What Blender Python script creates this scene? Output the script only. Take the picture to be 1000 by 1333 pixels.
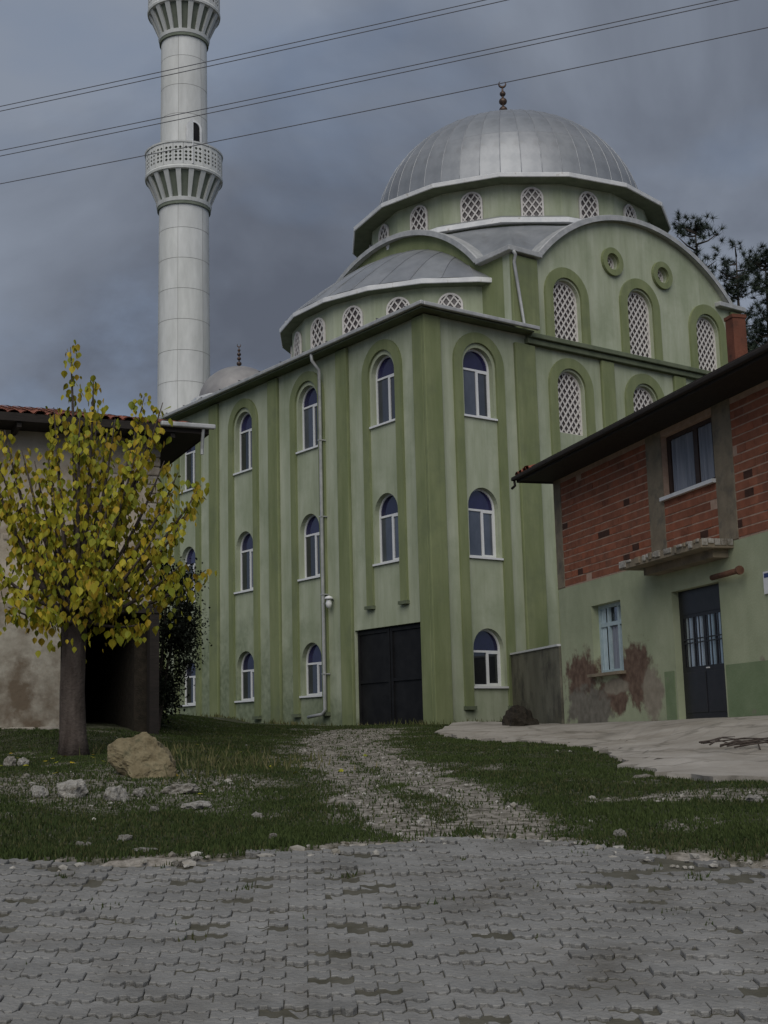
import bpy, bmesh, math, random
import numpy as np
from mathutils import Matrix, Vector, noise
random.seed(7); rng = np.random.default_rng(7)
for o in list(bpy.data.objects): bpy.data.objects.remove(o)
sc = bpy.context.scene
col = sc.collection
R = math.radians
PI = math.pi

# ------------------------------------------------------------------ camera
PITCH, ROLL, FPX = R(9.7254), R(1.4787), 1720.93
cam = bpy.data.cameras.new('camera'); camo = bpy.data.objects.new('camera', cam); col.objects.link(camo)
cam.sensor_fit = 'HORIZONTAL'; cam.sensor_width = 36; cam.lens = 36 * FPX / 1000
cam.clip_start = .05; cam.clip_end = 3000
fw = Vector((0, math.cos(PITCH), math.sin(PITCH))); r0 = Vector((1, 0, 0)); u0 = Vector((0, -math.sin(PITCH), math.cos(PITCH)))
rv = r0 * math.cos(ROLL) - u0 * math.sin(ROLL); uv = r0 * math.sin(ROLL) + u0 * math.cos(ROLL)
EYE = Vector((0, 0, 1.6))
M = Matrix((rv, uv, -fw)).transposed().to_4x4(); M.translation = EYE
camo.matrix_world = M
sc.camera = camo
sc.render.resolution_x = 768; sc.render.resolution_y = 1024

# ------------------------------------------------------------------ light
SUN_AZ, SUN_EL = R(-6), R(44)          # azimuth: from straight behind the camera towards its right
world = bpy.data.worlds.new('World'); sc.world = world; world.use_nodes = True
wn = world.node_tree.nodes; wl = world.node_tree.links; wn.clear()
SKY_STR = .08
wo = wn.new('ShaderNodeOutputWorld'); bg = wn.new('ShaderNodeBackground'); bg.inputs[1].default_value = SKY_STR
sky = wn.new('ShaderNodeTexSky'); sky.sky_type = 'NISHITA'; sky.sun_disc = False
sky.sun_elevation = SUN_EL; sky.sun_rotation = PI - SUN_AZ; sky.dust_density = 2.0
tc = wn.new('ShaderNodeTexCoord'); mp = wn.new('ShaderNodeMapping'); mp.inputs['Scale'].default_value = (1.0, 1.0, 1.5)
wl.new(tc.outputs['Generated'], mp.inputs[0])
mp.inputs['Location'].default_value = (7.3, 1.0, 1.9)
n1 = wn.new('ShaderNodeTexNoise'); n1.inputs['Scale'].default_value = 3.2; n1.inputs['Detail'].default_value = 10; n1.inputs['Roughness'].default_value = .5; n1.inputs['Distortion'].default_value = .35
wl.new(mp.outputs[0], n1.inputs['Vector'])
cr = wn.new('ShaderNodeValToRGB'); wl.new(n1.outputs[0], cr.inputs[0])
k = 1 / SKY_STR
cr.color_ramp.elements[0].position = .38; cr.color_ramp.elements[0].color = (.082 * k, .094 * k, .122 * k, 1)
cr.color_ramp.elements[1].position = .64; cr.color_ramp.elements[1].color = (.185 * k, .212 * k, .262 * k, 1)
n2 = wn.new('ShaderNodeTexNoise'); n2.inputs['Scale'].default_value = 2.4; n2.inputs['Detail'].default_value = 6
mp2 = wn.new('ShaderNodeMapping'); mp2.inputs['Location'].default_value = (2.2, .4, .1); mp2.inputs['Scale'].default_value = (1, 1, 2.0)
wl.new(tc.outputs['Generated'], mp2.inputs[0]); wl.new(mp2.outputs[0], n2.inputs['Vector'])
cr2 = wn.new('ShaderNodeValToRGB'); wl.new(n2.outputs[0], cr2.inputs[0])
cr2.color_ramp.elements[0].position = .52; cr2.color_ramp.elements[0].color = (0, 0, 0, 1)
cr2.color_ramp.elements[1].position = .72; cr2.color_ramp.elements[1].color = (.55, .55, .55, 1)
mx = wn.new('ShaderNodeMix'); mx.data_type = 'RGBA'
wl.new(cr2.outputs[0], mx.inputs[0]); wl.new(cr.outputs[0], mx.inputs[6]); wl.new(sky.outputs[0], mx.inputs[7])
sep = wn.new('ShaderNodeSeparateXYZ'); wl.new(tc.outputs['Generated'], sep.inputs[0])
n3 = wn.new('ShaderNodeTexNoise'); n3.inputs['Scale'].default_value = 5.5; n3.inputs['Detail'].default_value = 9; n3.inputs['Roughness'].default_value = .58; wl.new(mp.outputs[0], n3.inputs['Vector'])
zz_ = wn.new('ShaderNodeMath'); zz_.operation = 'MULTIPLY_ADD'; wl.new(n3.outputs[0], zz_.inputs[0]); zz_.inputs[1].default_value = -.34; wl.new(sep.outputs[2], zz_.inputs[2])
hr = wn.new('ShaderNodeMapRange'); hr.interpolation_type = 'SMOOTHSTEP'; wl.new(zz_.outputs[0], hr.inputs[0]); hr.inputs[1].default_value = -.01; hr.inputs[2].default_value = .15; hr.inputs[3].default_value = .8; hr.inputs[4].default_value = 0
mh = wn.new('ShaderNodeMix'); mh.data_type = 'RGBA'; wl.new(hr.outputs[0], mh.inputs[0]); wl.new(mx.outputs[2], mh.inputs[6]); mh.inputs[7].default_value = (.19 * k, .245 * k, .345 * k, 1)
wl.new(mh.outputs[2], bg.inputs[0]); wl.new(bg.outputs[0], wo.inputs[0])
sun = bpy.data.lights.new('sun', 'SUN'); sun.energy = 1.5; sun.angle = R(60); sun.color = (1, .965, .91)
suno = bpy.data.objects.new('sun', sun); col.objects.link(suno)
sd = Vector((math.sin(SUN_AZ) * math.cos(SUN_EL), -math.cos(SUN_AZ) * math.cos(SUN_EL), math.sin(SUN_EL)))
suno.rotation_euler = sd.to_track_quat('Z', 'Y').to_euler(); suno.location = (10, -20, 30)
vs = sc.view_settings; vs.view_transform = 'Standard'; vs.look = 'None'; vs.exposure = .35; vs.gamma = 1; vs.use_curve_mapping = False
sc.render.engine = 'CYCLES'

# ------------------------------------------------------------------ helpers
def tag(o, label=None, cat=None, group=None, kind=None):
    if label: o['label'] = label
    if cat: o['category'] = cat
    if group: o['group'] = group
    if kind: o['kind'] = kind
    return o
def place(o, parent=None, loc=(0, 0, 0), rot=(0, 0, 0), scale=None):
    col.objects.link(o)
    if parent is not None: o.parent = parent
    o.location = loc; o.rotation_euler = rot
    if scale is not None: o.scale = scale if hasattr(scale, '__len__') else (scale,) * 3
    return o
def ob(name, mesh, mat=None, parent=None, loc=(0, 0, 0), rot=(0, 0, 0), scale=None):
    if mat is not None and not mesh.materials: mesh.materials.append(mat)
    return place(bpy.data.objects.new(name, mesh), parent, loc, rot, scale)
def empty(name, loc=(0, 0, 0), rz=0):
    return place(bpy.data.objects.new(name, None), None, loc, (0, 0, rz))
class MB:
    def __init__(s): s.v = []; s.f = []; s.sm = False
    def add(s, vs, fs):
        n = len(s.v); s.v += [tuple(p) for p in vs]; s.f += [tuple(i + n for i in q) for q in fs]; return s
    def box(s, x0, x1, y0, y1, z0, z1):
        return s.add([(x0, y0, z0), (x1, y0, z0), (x1, y1, z0), (x0, y1, z0), (x0, y0, z1), (x1, y0, z1), (x1, y1, z1), (x0, y1, z1)],
                     [(0, 3, 2, 1), (4, 5, 6, 7), (0, 1, 5, 4), (1, 2, 6, 5), (2, 3, 7, 6), (3, 0, 4, 7)])
    def bar(s, a, b, w, h, up=(0, 0, 1)):
        a = Vector(a); b = Vector(b); d = (b - a).normalized(); up = Vector(up)
        sx = d.cross(up).normalized() * w / 2; uz = sx.cross(d).normalized() * h / 2
        vs = [p + i * sx + j * uz for p in (a, b) for i, j in ((-1, -1), (1, -1), (1, 1), (-1, 1))]
        return s.add(vs, [(0, 1, 2, 3), (7, 6, 5, 4), (0, 4, 5, 1), (1, 5, 6, 2), (2, 6, 7, 3), (3, 7, 4, 0)])
    def tube(s, pts, rad, n=8, cap=True):
        pts = [Vector(p) for p in pts]
        if not hasattr(rad, '__len__'): rad = [rad] * len(pts)
        base = len(s.v); prev = None
        for i, p in enumerate(pts):
            d = (pts[min(i + 1, len(pts) - 1)] - pts[max(i - 1, 0)]).normalized()
            if prev is None:
                a = d.orthogonal().normalized()
            else:
                a = (prev - prev.dot(d) * d).normalized()
            prev = a; b = d.cross(a)
            for j in range(n):
                t = 2 * PI * j / n; s.v.append(tuple(p + (a * math.cos(t) + b * math.sin(t)) * rad[i]))
        for i in range(len(pts) - 1):
            for j in range(n):
                j2 = (j + 1) % n
                s.f.append((base + i * n + j, base + i * n + j2, base + (i + 1) * n + j2, base + (i + 1) * n + j))
        if cap:
            s.f.append(tuple(base + j for j in reversed(range(n)))); e = base + (len(pts) - 1) * n
            s.f.append(tuple(e + j for j in range(n)))
        return s
    def lathe(s, prof, n=16, cx=0, cy=0, a0=0, a1=2 * PI, capends=False):
        base = len(s.v); full = abs(a1 - a0 - 2 * PI) < 1e-6; m = n if full else n + 1
        for r, z in prof:
            for j in range(m):
                t = a0 + (a1 - a0) * j / n; s.v.append((cx + r * math.cos(t), cy + r * math.sin(t), z))
        for i in range(len(prof) - 1):
            for j in range(n):
                j2 = (j + 1) % m
                s.f.append((base + i * m + j, base + i * m + j2, base + (i + 1) * m + j2, base + (i + 1) * m + j))
        return s
    def grid(s, P):
        n0 = len(P); n1 = len(P[0]); base = len(s.v)
        for row in P: s.v += [tuple(p) for p in row]
        for i in range(n0 - 1):
            for j in range(n1 - 1):
                s.f.append((base + i * n1 + j, base + i * n1 + j + 1, base + (i + 1) * n1 + j + 1, base + (i + 1) * n1 + j))
        return s
    def mesh(s, name, smooth=False):
        m = bpy.data.meshes.new(name); m.from_pydata(s.v, [], s.f); m.update()
        if smooth: m.shade_smooth()
        return m
    def build(s, name, mat, parent=None, loc=(0, 0, 0), rot=(0, 0, 0), smooth=False):
        return ob(name, s.mesh(name, smooth), mat, parent, loc, rot)
def bevel(o, w=.01, seg=2):
    m = o.modifiers.new('bevel', 'BEVEL'); m.width = w; m.segments = seg; m.limit_method = 'ANGLE'; m.angle_limit = R(40); return o
def plate(name, outer, holes=(), thick=.3):
    """polygon in (x,z) with holes, front face at y=0, going back to y=thick"""
    cu = bpy.data.curves.new(name, 'CURVE'); cu.dimensions = '2D'; cu.fill_mode = 'BOTH'; cu.extrude = thick / 2
    for poly in [outer] + list(holes):
        sp = cu.splines.new('POLY'); sp.points.add(len(poly) - 1); sp.use_cyclic_u = True
        for p, q in zip(sp.points, poly): p.co = (q[0], q[1], 0, 1)
    tmp = bpy.data.objects.new('tmp', cu)
    me = bpy.data.meshes.new_from_object(tmp)
    bpy.data.objects.remove(tmp); bpy.data.curves.remove(cu)
    n = len(me.vertices); co = np.empty(n * 3); me.vertices.foreach_get('co', co); co = co.reshape(-1, 3)
    co = np.stack([co[:, 0], -co[:, 2] + thick / 2, co[:, 1]], 1); me.vertices.foreach_set('co', co.ravel())
    me.name = name; me.materials.clear(); me.update(); me.shade_flat()
    return me
def arch(x, hw, z0, ztop, n=14):
    """round-headed outline"""
    zs = ztop - hw
    return [(x - hw, z0), (x + hw, z0)] + [(x + hw * math.cos(t), zs + hw * math.sin(t)) for t in [PI * i / n for i in range(n + 1)]]
def circ(x, z, r, n=20): return [(x + r * math.cos(2 * PI * i / n), z + r * math.sin(2 * PI * i / n)) for i in range(n)]
def ray(px, py):
    dx, dy = px - 500, py - 666.5
    return (rv * dx - uv * dy + fw * FPX).normalized()
def at_y(px, py, Y): d = ray(px, py); return EYE + d * (Y / d.y)
def at_z(px, py, z): d = ray(px, py); return EYE + d * ((z - 1.6) / d.z)

# ------------------------------------------------------------------ materials
def mat(name, c1, c2=None, rough=.85, scale=4, metal=0, bump=.15, bscale=40, coord='Object', stretch=(1, 1, 1), detail=6, rnd=None, spec=.3, pos=(.35, .7), c3=None, s3=.7, p3=(.5, .7), streak=0):
    m = bpy.data.materials.new(name); m.use_nodes = True; nt = m.node_tree; N = nt.nodes; L = nt.links
    b = N['Principled BSDF']; b.inputs['Roughness'].default_value = rough; b.inputs['Metallic'].default_value = metal
    b.inputs['Specular IOR Level'].default_value = spec
    if coord == 'World':
        g = N.new('ShaderNodeNewGeometry'); src = g.outputs['Position']
    else:
        t = N.new('ShaderNodeTexCoord'); src = t.outputs[coord]
    mpn = N.new('ShaderNodeMapping'); mpn.inputs['Scale'].default_value = stretch; L.new(src, mpn.inputs[0])
    no = N.new('ShaderNodeTexNoise'); no.inputs['Scale'].default_value = scale; no.inputs['Detail'].default_value = detail; no.inputs['Roughness'].default_value = .6
    L.new(mpn.outputs[0], no.inputs['Vector'])
    c2 = c2 or c1
    ra = N.new('ShaderNodeValToRGB'); L.new(no.outputs[0], ra.inputs[0])
    ra.color_ramp.elements[0].position = pos[0]; ra.color_ramp.elements[0].color = (*c1, 1)
    ra.color_ramp.elements[1].position = pos[1]; ra.color_ramp.elements[1].color = (*c2, 1)
    out = ra.outputs[0]
    if c3:
        n3 = N.new('ShaderNodeTexNoise'); n3.inputs['Scale'].default_value = s3; n3.inputs['Detail'].default_value = 8; n3.inputs['Roughness'].default_value = .65
        L.new(src, n3.inputs['Vector'])
        r3 = N.new('ShaderNodeValToRGB'); L.new(n3.outputs[0], r3.inputs[0])
        r3.color_ramp.elements[0].position = p3[0]; r3.color_ramp.elements[0].color = (0, 0, 0, 1)
        r3.color_ramp.elements[1].position = p3[1]; r3.color_ramp.elements[1].color = (1, 1, 1, 1)
        m3 = N.new('ShaderNodeMix'); m3.data_type = 'RGBA'; L.new(r3.outputs[0], m3.inputs[0]); L.new(out, m3.inputs[6]); m3.inputs[7].default_value = (*c3, 1)
        out = m3.outputs[2]
    if streak:      # run-down dirt marks
        ms = N.new('ShaderNodeMapping'); ms.inputs['Scale'].default_value = (5.5, 5.5, .22); L.new(src, ms.inputs[0])
        ns = N.new('ShaderNodeTexNoise'); ns.inputs['Scale'].default_value = 1.3; ns.inputs['Detail'].default_value = 9; ns.inputs['Roughness'].default_value = .72; L.new(ms.outputs[0], ns.inputs['Vector'])
        rs_n = N.new('ShaderNodeMapRange'); L.new(ns.outputs[0], rs_n.inputs[0]); rs_n.inputs[1].default_value = .50; rs_n.inputs[2].default_value = .72; rs_n.inputs[3].default_value = 1; rs_n.inputs[4].default_value = streak
        mst = N.new('ShaderNodeVectorMath'); mst.operation = 'SCALE'; L.new(out, mst.inputs[0]); L.new(rs_n.outputs[0], mst.inputs['Scale']); out = mst.outputs[0]
    if rnd:      # tint that differs from piece to piece
        oi = N.new('ShaderNodeObjectInfo'); at = N.new('ShaderNodeAttribute'); at.attribute_name = 'rnd'
        ad = N.new('ShaderNodeMath'); ad.operation = 'ADD'; L.new(oi.outputs['Random'], ad.inputs[0]); L.new(at.outputs['Fac'], ad.inputs[1])
        fr = N.new('ShaderNodeMath'); fr.operation = 'FRACT'; L.new(ad.outputs[0], fr.inputs[0])
        rr = N.new('ShaderNodeValToRGB'); L.new(fr.outputs[0], rr.inputs[0])
        els = rr.color_ramp.elements
        while len(els) < len(rnd): els.new(.5)
        for i, c in enumerate(rnd): els[i].position = i / (len(rnd) - 1); els[i].color = (*c, 1)
        mm = N.new('ShaderNodeMix'); mm.data_type = 'RGBA'; mm.blend_type = 'MULTIPLY'; mm.inputs[0].default_value = 1
        L.new(out, mm.inputs[6]); L.new(rr.outputs[0], mm.inputs[7]); out = mm.outputs[2]
    L.new(out, b.inputs['Base Color'])
    if bump:
        nb = N.new('ShaderNodeTexNoise'); nb.inputs['Scale'].default_value = bscale; nb.inputs['Detail'].default_value = 5; L.new(src, nb.inputs['Vector'])
        bu = N.new('ShaderNodeBump'); bu.inputs['Strength'].default_value = bump; bu.inputs['Distance'].default_value = .02
        L.new(nb.outputs[0], bu.inputs['Height']); L.new(bu.outputs[0], b.inputs['Normal'])
    return m
W = (1, 1, 1)
MT = {}
MT['plaster'] = mat('pale_green_plaster', (.30, .335, .225), (.45, .48, .365), .9, 1.1, stretch=(1.6, 1.6, .35), bump=.12, bscale=60, c3=(.27, .31, .205), s3=.55, p3=(.5, .72), streak=.85)
MT['plaster_front'] = mat('pale_green_plaster_front', (.30, .335, .225), (.45, .48, .365), .9, 1.1, stretch=(1.6, 1.6, .35), bump=.12, bscale=60, c3=(.27, .31, .205), s3=.55, p3=(.5, .72), streak=.85)  # copy for the front wall, takes the painted shade at its foot
MT['olive'] = mat('olive_paint', (.165, .195, .09), (.235, .262, .135), .88, 1.3, stretch=(2, 2, .4), bump=.12, bscale=60, c3=(.15, .175, .095), s3=.7, p3=(.5, .7), streak=.86)
MT['zinc'] = mat('zinc_sheet', (.26, .272, .285), (.36, .37, .38), .43, 1.6, metal=.42, bump=.06, bscale=9, spec=.5, rnd=[(.88, .88, .9), W, (.94, .95, .97)], c3=(.24, .24, .235), s3=2.2, p3=(.55, .8))
MT['trimw'] = mat('white_metal_trim', (.62, .63, .64), (.8, .8, .79), .4, 3, bump=.05, c3=(.36, .33, .28), s3=6, p3=(.58, .75))
MT['gutter'] = mat('grey_gutter', (.34, .35, .35), (.5, .5, .49), .5, 4, bump=.05, metal=.2)
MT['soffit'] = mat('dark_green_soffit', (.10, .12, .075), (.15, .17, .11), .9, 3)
MT['pvc'] = mat('white_pvc', (.66, .67, .68), (.74, .74, .74), .45, 5, bump=0)
MT['lattice'] = mat('white_lattice', (.56, .53, .50), (.68, .65, .62), .7, 8, bump=.05)
MT['glass'] = mat('dark_window_glass', (.012, .014, .018), (.04, .043, .05), .06, .8, bump=0, spec=.8, stretch=(1, 1, .5), rnd=[(.6, .6, .6), W, (3.2, 3.3, 3.6), (.8, .8, .8), (4.4, 4.6, 5), (1.4, 1.4, 1.5)])
MT['glassp'] = mat('violet_window_glass', (.009, .008, .034), (.024, .021, .085), .08, 1.5, bump=0, spec=.6, rnd=[(.6, .6, .6), W, (1.5, 1.5, 1.4)])
MT['latback'] = mat('brown_glass_behind_lattice', (.085, .075, .075), (.15, .13, .13), .25, 2, bump=0)
MT['black'] = mat('black_gate_steel', (.008, .008, .009), (.016, .016, .017), .6, 3, bump=.05, spec=.2)
MT['minaret'] = mat('minaret_concrete', (.53, .54, .525), (.67, .68, .665), .85, 1.4, stretch=(2, 2, .5), bump=.1, bscale=30, rnd=[(.93, .93, .93), W, (.97, .97, .955)])
MT['joint'] = mat('grey_joint', (.27, .26, .24), (.33, .32, .30), .9, 5)
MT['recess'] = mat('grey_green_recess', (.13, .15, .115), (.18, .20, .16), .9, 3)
MT['copper'] = mat('dark_copper', (.06, .045, .04), (.12, .08, .06), .45, 6, metal=.6, bump=.05)
MT['brick'] = mat('red_hollow_brick', (.25, .092, .052), (.37, .14, .08), .92, 5, bump=.35, bscale=70, coord='World', rnd=[(.72, .72, .75), W, (.85, .9, .95), (1.05, .95, .9)], c3=(.17, .075, .048), s3=1.4, p3=(.55, .75))
MT['chimney'] = mat('sooty_brick', (.12, .045, .028), (.19, .075, .046), .92, 6, bump=.4, bscale=30, c3=(.06, .03, .022), s3=3)
MT['brickdark'] = mat('dark_recess_brick', (.05, .025, .018), (.09, .04, .028), .92, 8, coord='World')  # near-black brick colour imitates shaded holes in the brickwork
MT['mortar'] = mat('mortar', (.38, .26, .195), (.5, .36, .28), .95, 8, bump=.5, bscale=50)
MT['column'] = mat('bare_concrete', (.19, .155, .11), (.275, .23, .165), .92, 3, bump=.3, bscale=30, c3=(.12, .11, .09), s3=2.5)
MT['wood'] = mat('dark_timber', (.018, .015, .013), (.035, .028, .024), .85, 6, stretch=(1, 8, 8))
MT['tile'] = mat('red_roof_tile', (.18, .062, .038), (.30, .11, .07), .9, 7, bump=.3, coord='World', rnd=[(.6, .6, .62), W, (.85, .8, .8), (1.1, 1, .95)])
MT['doorblack'] = mat('black_door_steel', (.012, .012, .015), (.022, .021, .025), .45, 5, bump=.04, spec=.4)
MT['bluewood'] = mat('pale_blue_paint', (.36, .46, .50), (.48, .57, .6), .6, 9, bump=.1)
MT['curtain'] = mat('white_curtain', (.55, .60, .64), (.8, .83, .86), .8, 14, stretch=(1, 1, .08), bump=.2, bscale=14)
MT['curtainb'] = mat('grey_blue_curtain', (.15, .17, .21), (.28, .30, .35), .7, 10, stretch=(1, 1, .06), bump=.2, bscale=14)
MT['brownframe'] = mat('brown_frame', (.04, .026, .022), (.065, .042, .035), .6, 8)
MT['rust'] = mat('rusty_pipe', (.09, .04, .025), (.16, .08, .05), .8, 12, bump=.3)
MT['stucco'] = mat('beige_stucco', (.36, .31, .24), (.52, .46, .38), .95, 1.7, bump=.5, bscale=18, c3=(.26, .20, .15), s3=1.1, p3=(.5, .62))
MT['whitewash'] = mat('whitewashed_stone', (.27, .24, .19), (.45, .42, .35), .95, 2.4, bump=.9, bscale=7, c3=(.15, .115, .08), s3=1.1, p3=(.46, .62))
MT['stone'] = mat('quoin_stone', (.26, .23, .19), (.46, .42, .36), .95, 5, bump=.6, bscale=20, coord='World', rnd=[(.7, .7, .7), W, (.9, .85, .8)])
MT['rock'] = mat('pale_rock', (.28, .265, .235), (.52, .50, .46), .95, 5, bump=.9, bscale=18, rnd=[(.68, .65, .6), W, (.85, .84, .82)], c3=(.15, .13, .095), s3=3, p3=(.5, .7))
MT['boulder'] = mat('ochre_boulder', (.135, .108, .06), (.245, .205, .125), .95, 3, bump=.9, bscale=9, c3=(.085, .08, .045), s3=2.6, p3=(.52, .68))
MT['soil'] = mat('dark_soil_and_bay_shade', (.022, .018, .013), (.045, .036, .026), 1, 9, bump=.8)
MT['paver'] = mat('worn_concrete_paver', (.18, .175, .163), (.27, .265, .252), .62, 2.6, bump=.6, bscale=45, coord='World', rnd=[(.80, .80, .80), W, (.93, .92, .91), (1.05, 1.05, 1.05)], c3=(.115, .105, .088), s3=1.9, p3=(.5, .75), spec=.45)
MT['concrete'] = mat('old_concrete', (.27, .245, .21), (.39, .36, .32), .93, 1.2, bump=.4, bscale=22, coord='World', c3=(.22, .195, .16), s3=.8, p3=(.5, .68))
MT['retain'] = mat('stained_concrete', (.11, .105, .075), (.21, .20, .15), .95, 1.2, stretch=(1, 1, .4), bump=.4, bscale=22, c3=(.06, .055, .045), s3=1.2)
MT['bark'] = mat('grey_bark', (.045, .034, .028), (.10, .08, .068), .95, 9, stretch=(1, 1, .25), bump=.9, bscale=24)
MT['leaf'] = mat('autumn_leaf', (.82, .84, .8), (1.05, 1.05, 1), .6, 6, bump=0, coord='World', spec=.2,
                 rnd=[(.15, .18, .02), (.30, .28, .02), (.38, .32, .025), (.22, .235, .024), (.42, .31, .022), (.31, .20, .02), (.33, .30, .026), (.19, .22, .022)])
MT['evergreen'] = mat('added_shrub_leaf', (.010, .014, .007), (.022, .03, .013), .7, 6, bump=0, coord='World', rnd=[(.6, .6, .6), W])
MT['needles'] = mat('pine_needles', (.022, .034, .022), (.045, .06, .034), .8, 2, bump=0, coord='World', rnd=[(.6, .65, .7), W])
MT['wire'] = mat('cable', (.11, .11, .125), None, .6, 3, bump=0)
MT['pole'] = mat('concrete_pole', (.25, .24, .22), (.34, .33, .31), .9, 4)
MT['grass'] = mat('short_grass', (.9, .9, .9), (1, 1, 1), .8, 3, bump=0, coord='World', spec=.15, rnd=[(.028, .044, .014), (.045, .065, .018), (.06, .08, .024), (.034, .054, .015), (.085, .085, .035)])
MT['drygrass'] = mat('dry_grass', (.9, .9, .9), (1, 1, 1), .8, 3, bump=0, coord='World', spec=.15, rnd=[(.08, .085, .03), (.13, .12, .05), (.06, .075, .024), (.17, .15, .075)])
for k_ in ('leaf', 'grass', 'drygrass', 'needles', 'evergreen'):
    b_ = MT[k_].node_tree.nodes['Principled BSDF']; b_.inputs['Transmission Weight'].default_value = 0
    if k_ == 'leaf': b_.inputs['Subsurface Weight'].default_value = 0

cg = bpy.data.materials.new('clear_window_glass'); cg.use_nodes = True; n_ = cg.node_tree.nodes; l_ = cg.node_tree.links; n_.clear()
o_ = n_.new('ShaderNodeOutputMaterial'); mxs = n_.new('ShaderNodeMixShader'); tr = n_.new('ShaderNodeBsdfTransparent'); gl_ = n_.new('ShaderNodeBsdfGlossy'); lw = n_.new('ShaderNodeFresnel'); lw.inputs[0].default_value = 1.5
nz = n_.new('ShaderNodeTexNoise'); nz.inputs['Scale'].default_value = 3; bp = n_.new('ShaderNodeBump'); bp.inputs['Strength'].default_value = .05; l_.new(nz.outputs[0], bp.inputs['Height']); l_.new(bp.outputs[0], gl_.inputs['Normal'])
tr.inputs[0].default_value = (.93, .95, .96, 1); gl_.inputs['Roughness'].default_value = .05
mxs.inputs[0].default_value = .14; l_.new(tr.outputs[0], mxs.inputs[1]); l_.new(gl_.outputs[0], mxs.inputs[2]); l_.new(mxs.outputs[0], o_.inputs[0])
MT['clear'] = cg
# ------------------------------------------------------------------ terrain
def ss(a, b, x):
    t = np.clip((x - a) / (b - a), 0, 1); return t * t * (3 - 2 * t)
def terr(x, y):
    x = np.asarray(x, float); y = np.asarray(y, float)
    st = .1228 * np.maximum(y, -12)
    fl = .656 + .0375 * np.minimum(y, 34) + .008 * np.clip(y - 34, 0, 200)
    w = ss(7.2, 8.6, y)
    z = st * (1 - w) + fl * w
    z = z + .12 * ss(-1.3, -3.6, x) * ss(8.5, 12, y) + .28 * ss(-3.5, -5.5, x) * ss(18.5, 23, y)
    z = z + ss(7.6, 9.2, y) * (.022 * np.sin(x * 2.1 + y * .7) * np.sin(y * 1.3 - x * .5) + .014 * np.sin(x * 5.3 + 1) * np.sin(y * 4.1))
    return z
# outline of the paved street on its far side: y as a function of x
BX = np.array([-30, -6, -2.26, -1.65, -1.12, -.72, -.23, .04, .42, .79, 1.1, 1.43, 1.97, 6, 30.]); BY = np.array([7.9, 7.9, 7.81, 7.64, 7.62, 7.87, 8.05, 8.05, 8.5, 8.4, 7.86, 7.51, 7.16, 7.0, 7.0])
def edge(x): return np.interp(x, BX, BY)
TR1 = np.array([(.3, 8.0), (.02, 9.5), (-.2, 11.6), (-.45, 14.5), (-.96, 19.0), (-1.3, 25), (-1.0, 31)])      # ruts of the track
TR2 = np.array([(.95, 7.9), (.84, 9.2), (.62, 11.4), (.22, 15.0), (-.3, 18.8), (-.6, 24), (-.3, 31)])
def dist_poly(x, y, P):
    d = np.full(np.shape(x), 1e9)
    for a, b in zip(P[:-1], P[1:]):
        ab = b - a; t = np.clip(((x - a[0]) * ab[0] + (y - a[1]) * ab[1]) / (ab @ ab), 0, 1)
        d = np.minimum(d, np.hypot(x - a[0] - t * ab[0], y - a[1] - t * ab[1]))
    return d
def wob(x, y): return np.sin(x * 3.1 + y * 1.7) * .5 + np.sin(x * 7.3 - y * 4.9 + 1.3) * .3 + np.sin(x * 1.1 - y * 2.3 + .4) * .4
def dirtmask(x, y):
    d = np.minimum(dist_poly(x, y, TR1) - .010 * y, dist_poly(x, y, TR2) - .016 * y) + .16 * wob(x * 1.5, y)
    m = .9 * (1 - ss(.02, .30, d))
    mid = .5 * (TR1 + TR2); m = np.maximum(m, .52 * (1 - ss(.2, .75, dist_poly(x, y, mid) - .03 * y + .22 * wob(x * 2.2, y * 1.1))))
    e = y - edge(x) + .12 * wob(x * 1.3, y * 1.7); m = np.maximum(m, 1 - ss(.05, .32, e))
    # bare soil round the tree and stones
    m = np.maximum(m, 0.62 * (1 - ss(.75, 1.35, np.hypot((x + 2.55) / 1.5, (y - 13.3) / 2.3) + .15 * wob(x, y))))
    m = np.maximum(m, .75 * (1 - ss(.4, 1.0, np.hypot((x - 2.6) / 1.4, (y - 11.0) / .7) + .25 * wob(x * 2, y * 2))))
    m = np.maximum(m, 0.5 * ss(.6, 1.0, wob(x * .9 + 3, y * .8)))
    return np.clip(m, 0, 1)
xs = np.concatenate([-np.geomspace(400, 9, 14), np.arange(-8, 8.01, .11), np.geomspace(9, 400, 14)])
ys = np.concatenate([-np.geomspace(200, 4, 8), np.arange(-3, 6, .5), np.arange(6, 36, .11), np.geomspace(37, 600, 18)])
X, Y = np.meshgrid(xs, ys); Z = terr(X, Y)
Z = Z - np.where(Y < edge(X) + .12, .055, 0) 
me = bpy.data.meshes.new('ground'); nx, ny = len(xs), len(ys)
idx = np.arange(nx * ny).reshape(ny, nx)
F = np.stack([idx[:-1, :-1], idx[:-1, 1:], idx[1:, 1:], idx[1:, :-1]], -1).reshape(-1, 4)
me.from_pydata(np.stack([X, Y, Z], -1).reshape(-1, 3).tolist(), [], F.tolist()); me.shade_smooth()
at = me.attributes.new('dirt', 'FLOAT', 'POINT'); at.data.foreach_set('value', dirtmask(X, Y).ravel().astype(np.float32))
gm = mat('ground_soil_and_turf', (.026, .032, .012), (.045, .05, .02), 1, 3, bump=.6, bscale=30, coord='World')
nt = gm.node_tree; N = nt.nodes; L = nt.links; b = N['Principled BSDF']; base = b.inputs['Base Color'].links[0].from_socket
an = N.new('ShaderNodeAttribute'); an.attribute_name = 'dirt'
gp = N.new('ShaderNodeNewGeometry')
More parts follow.
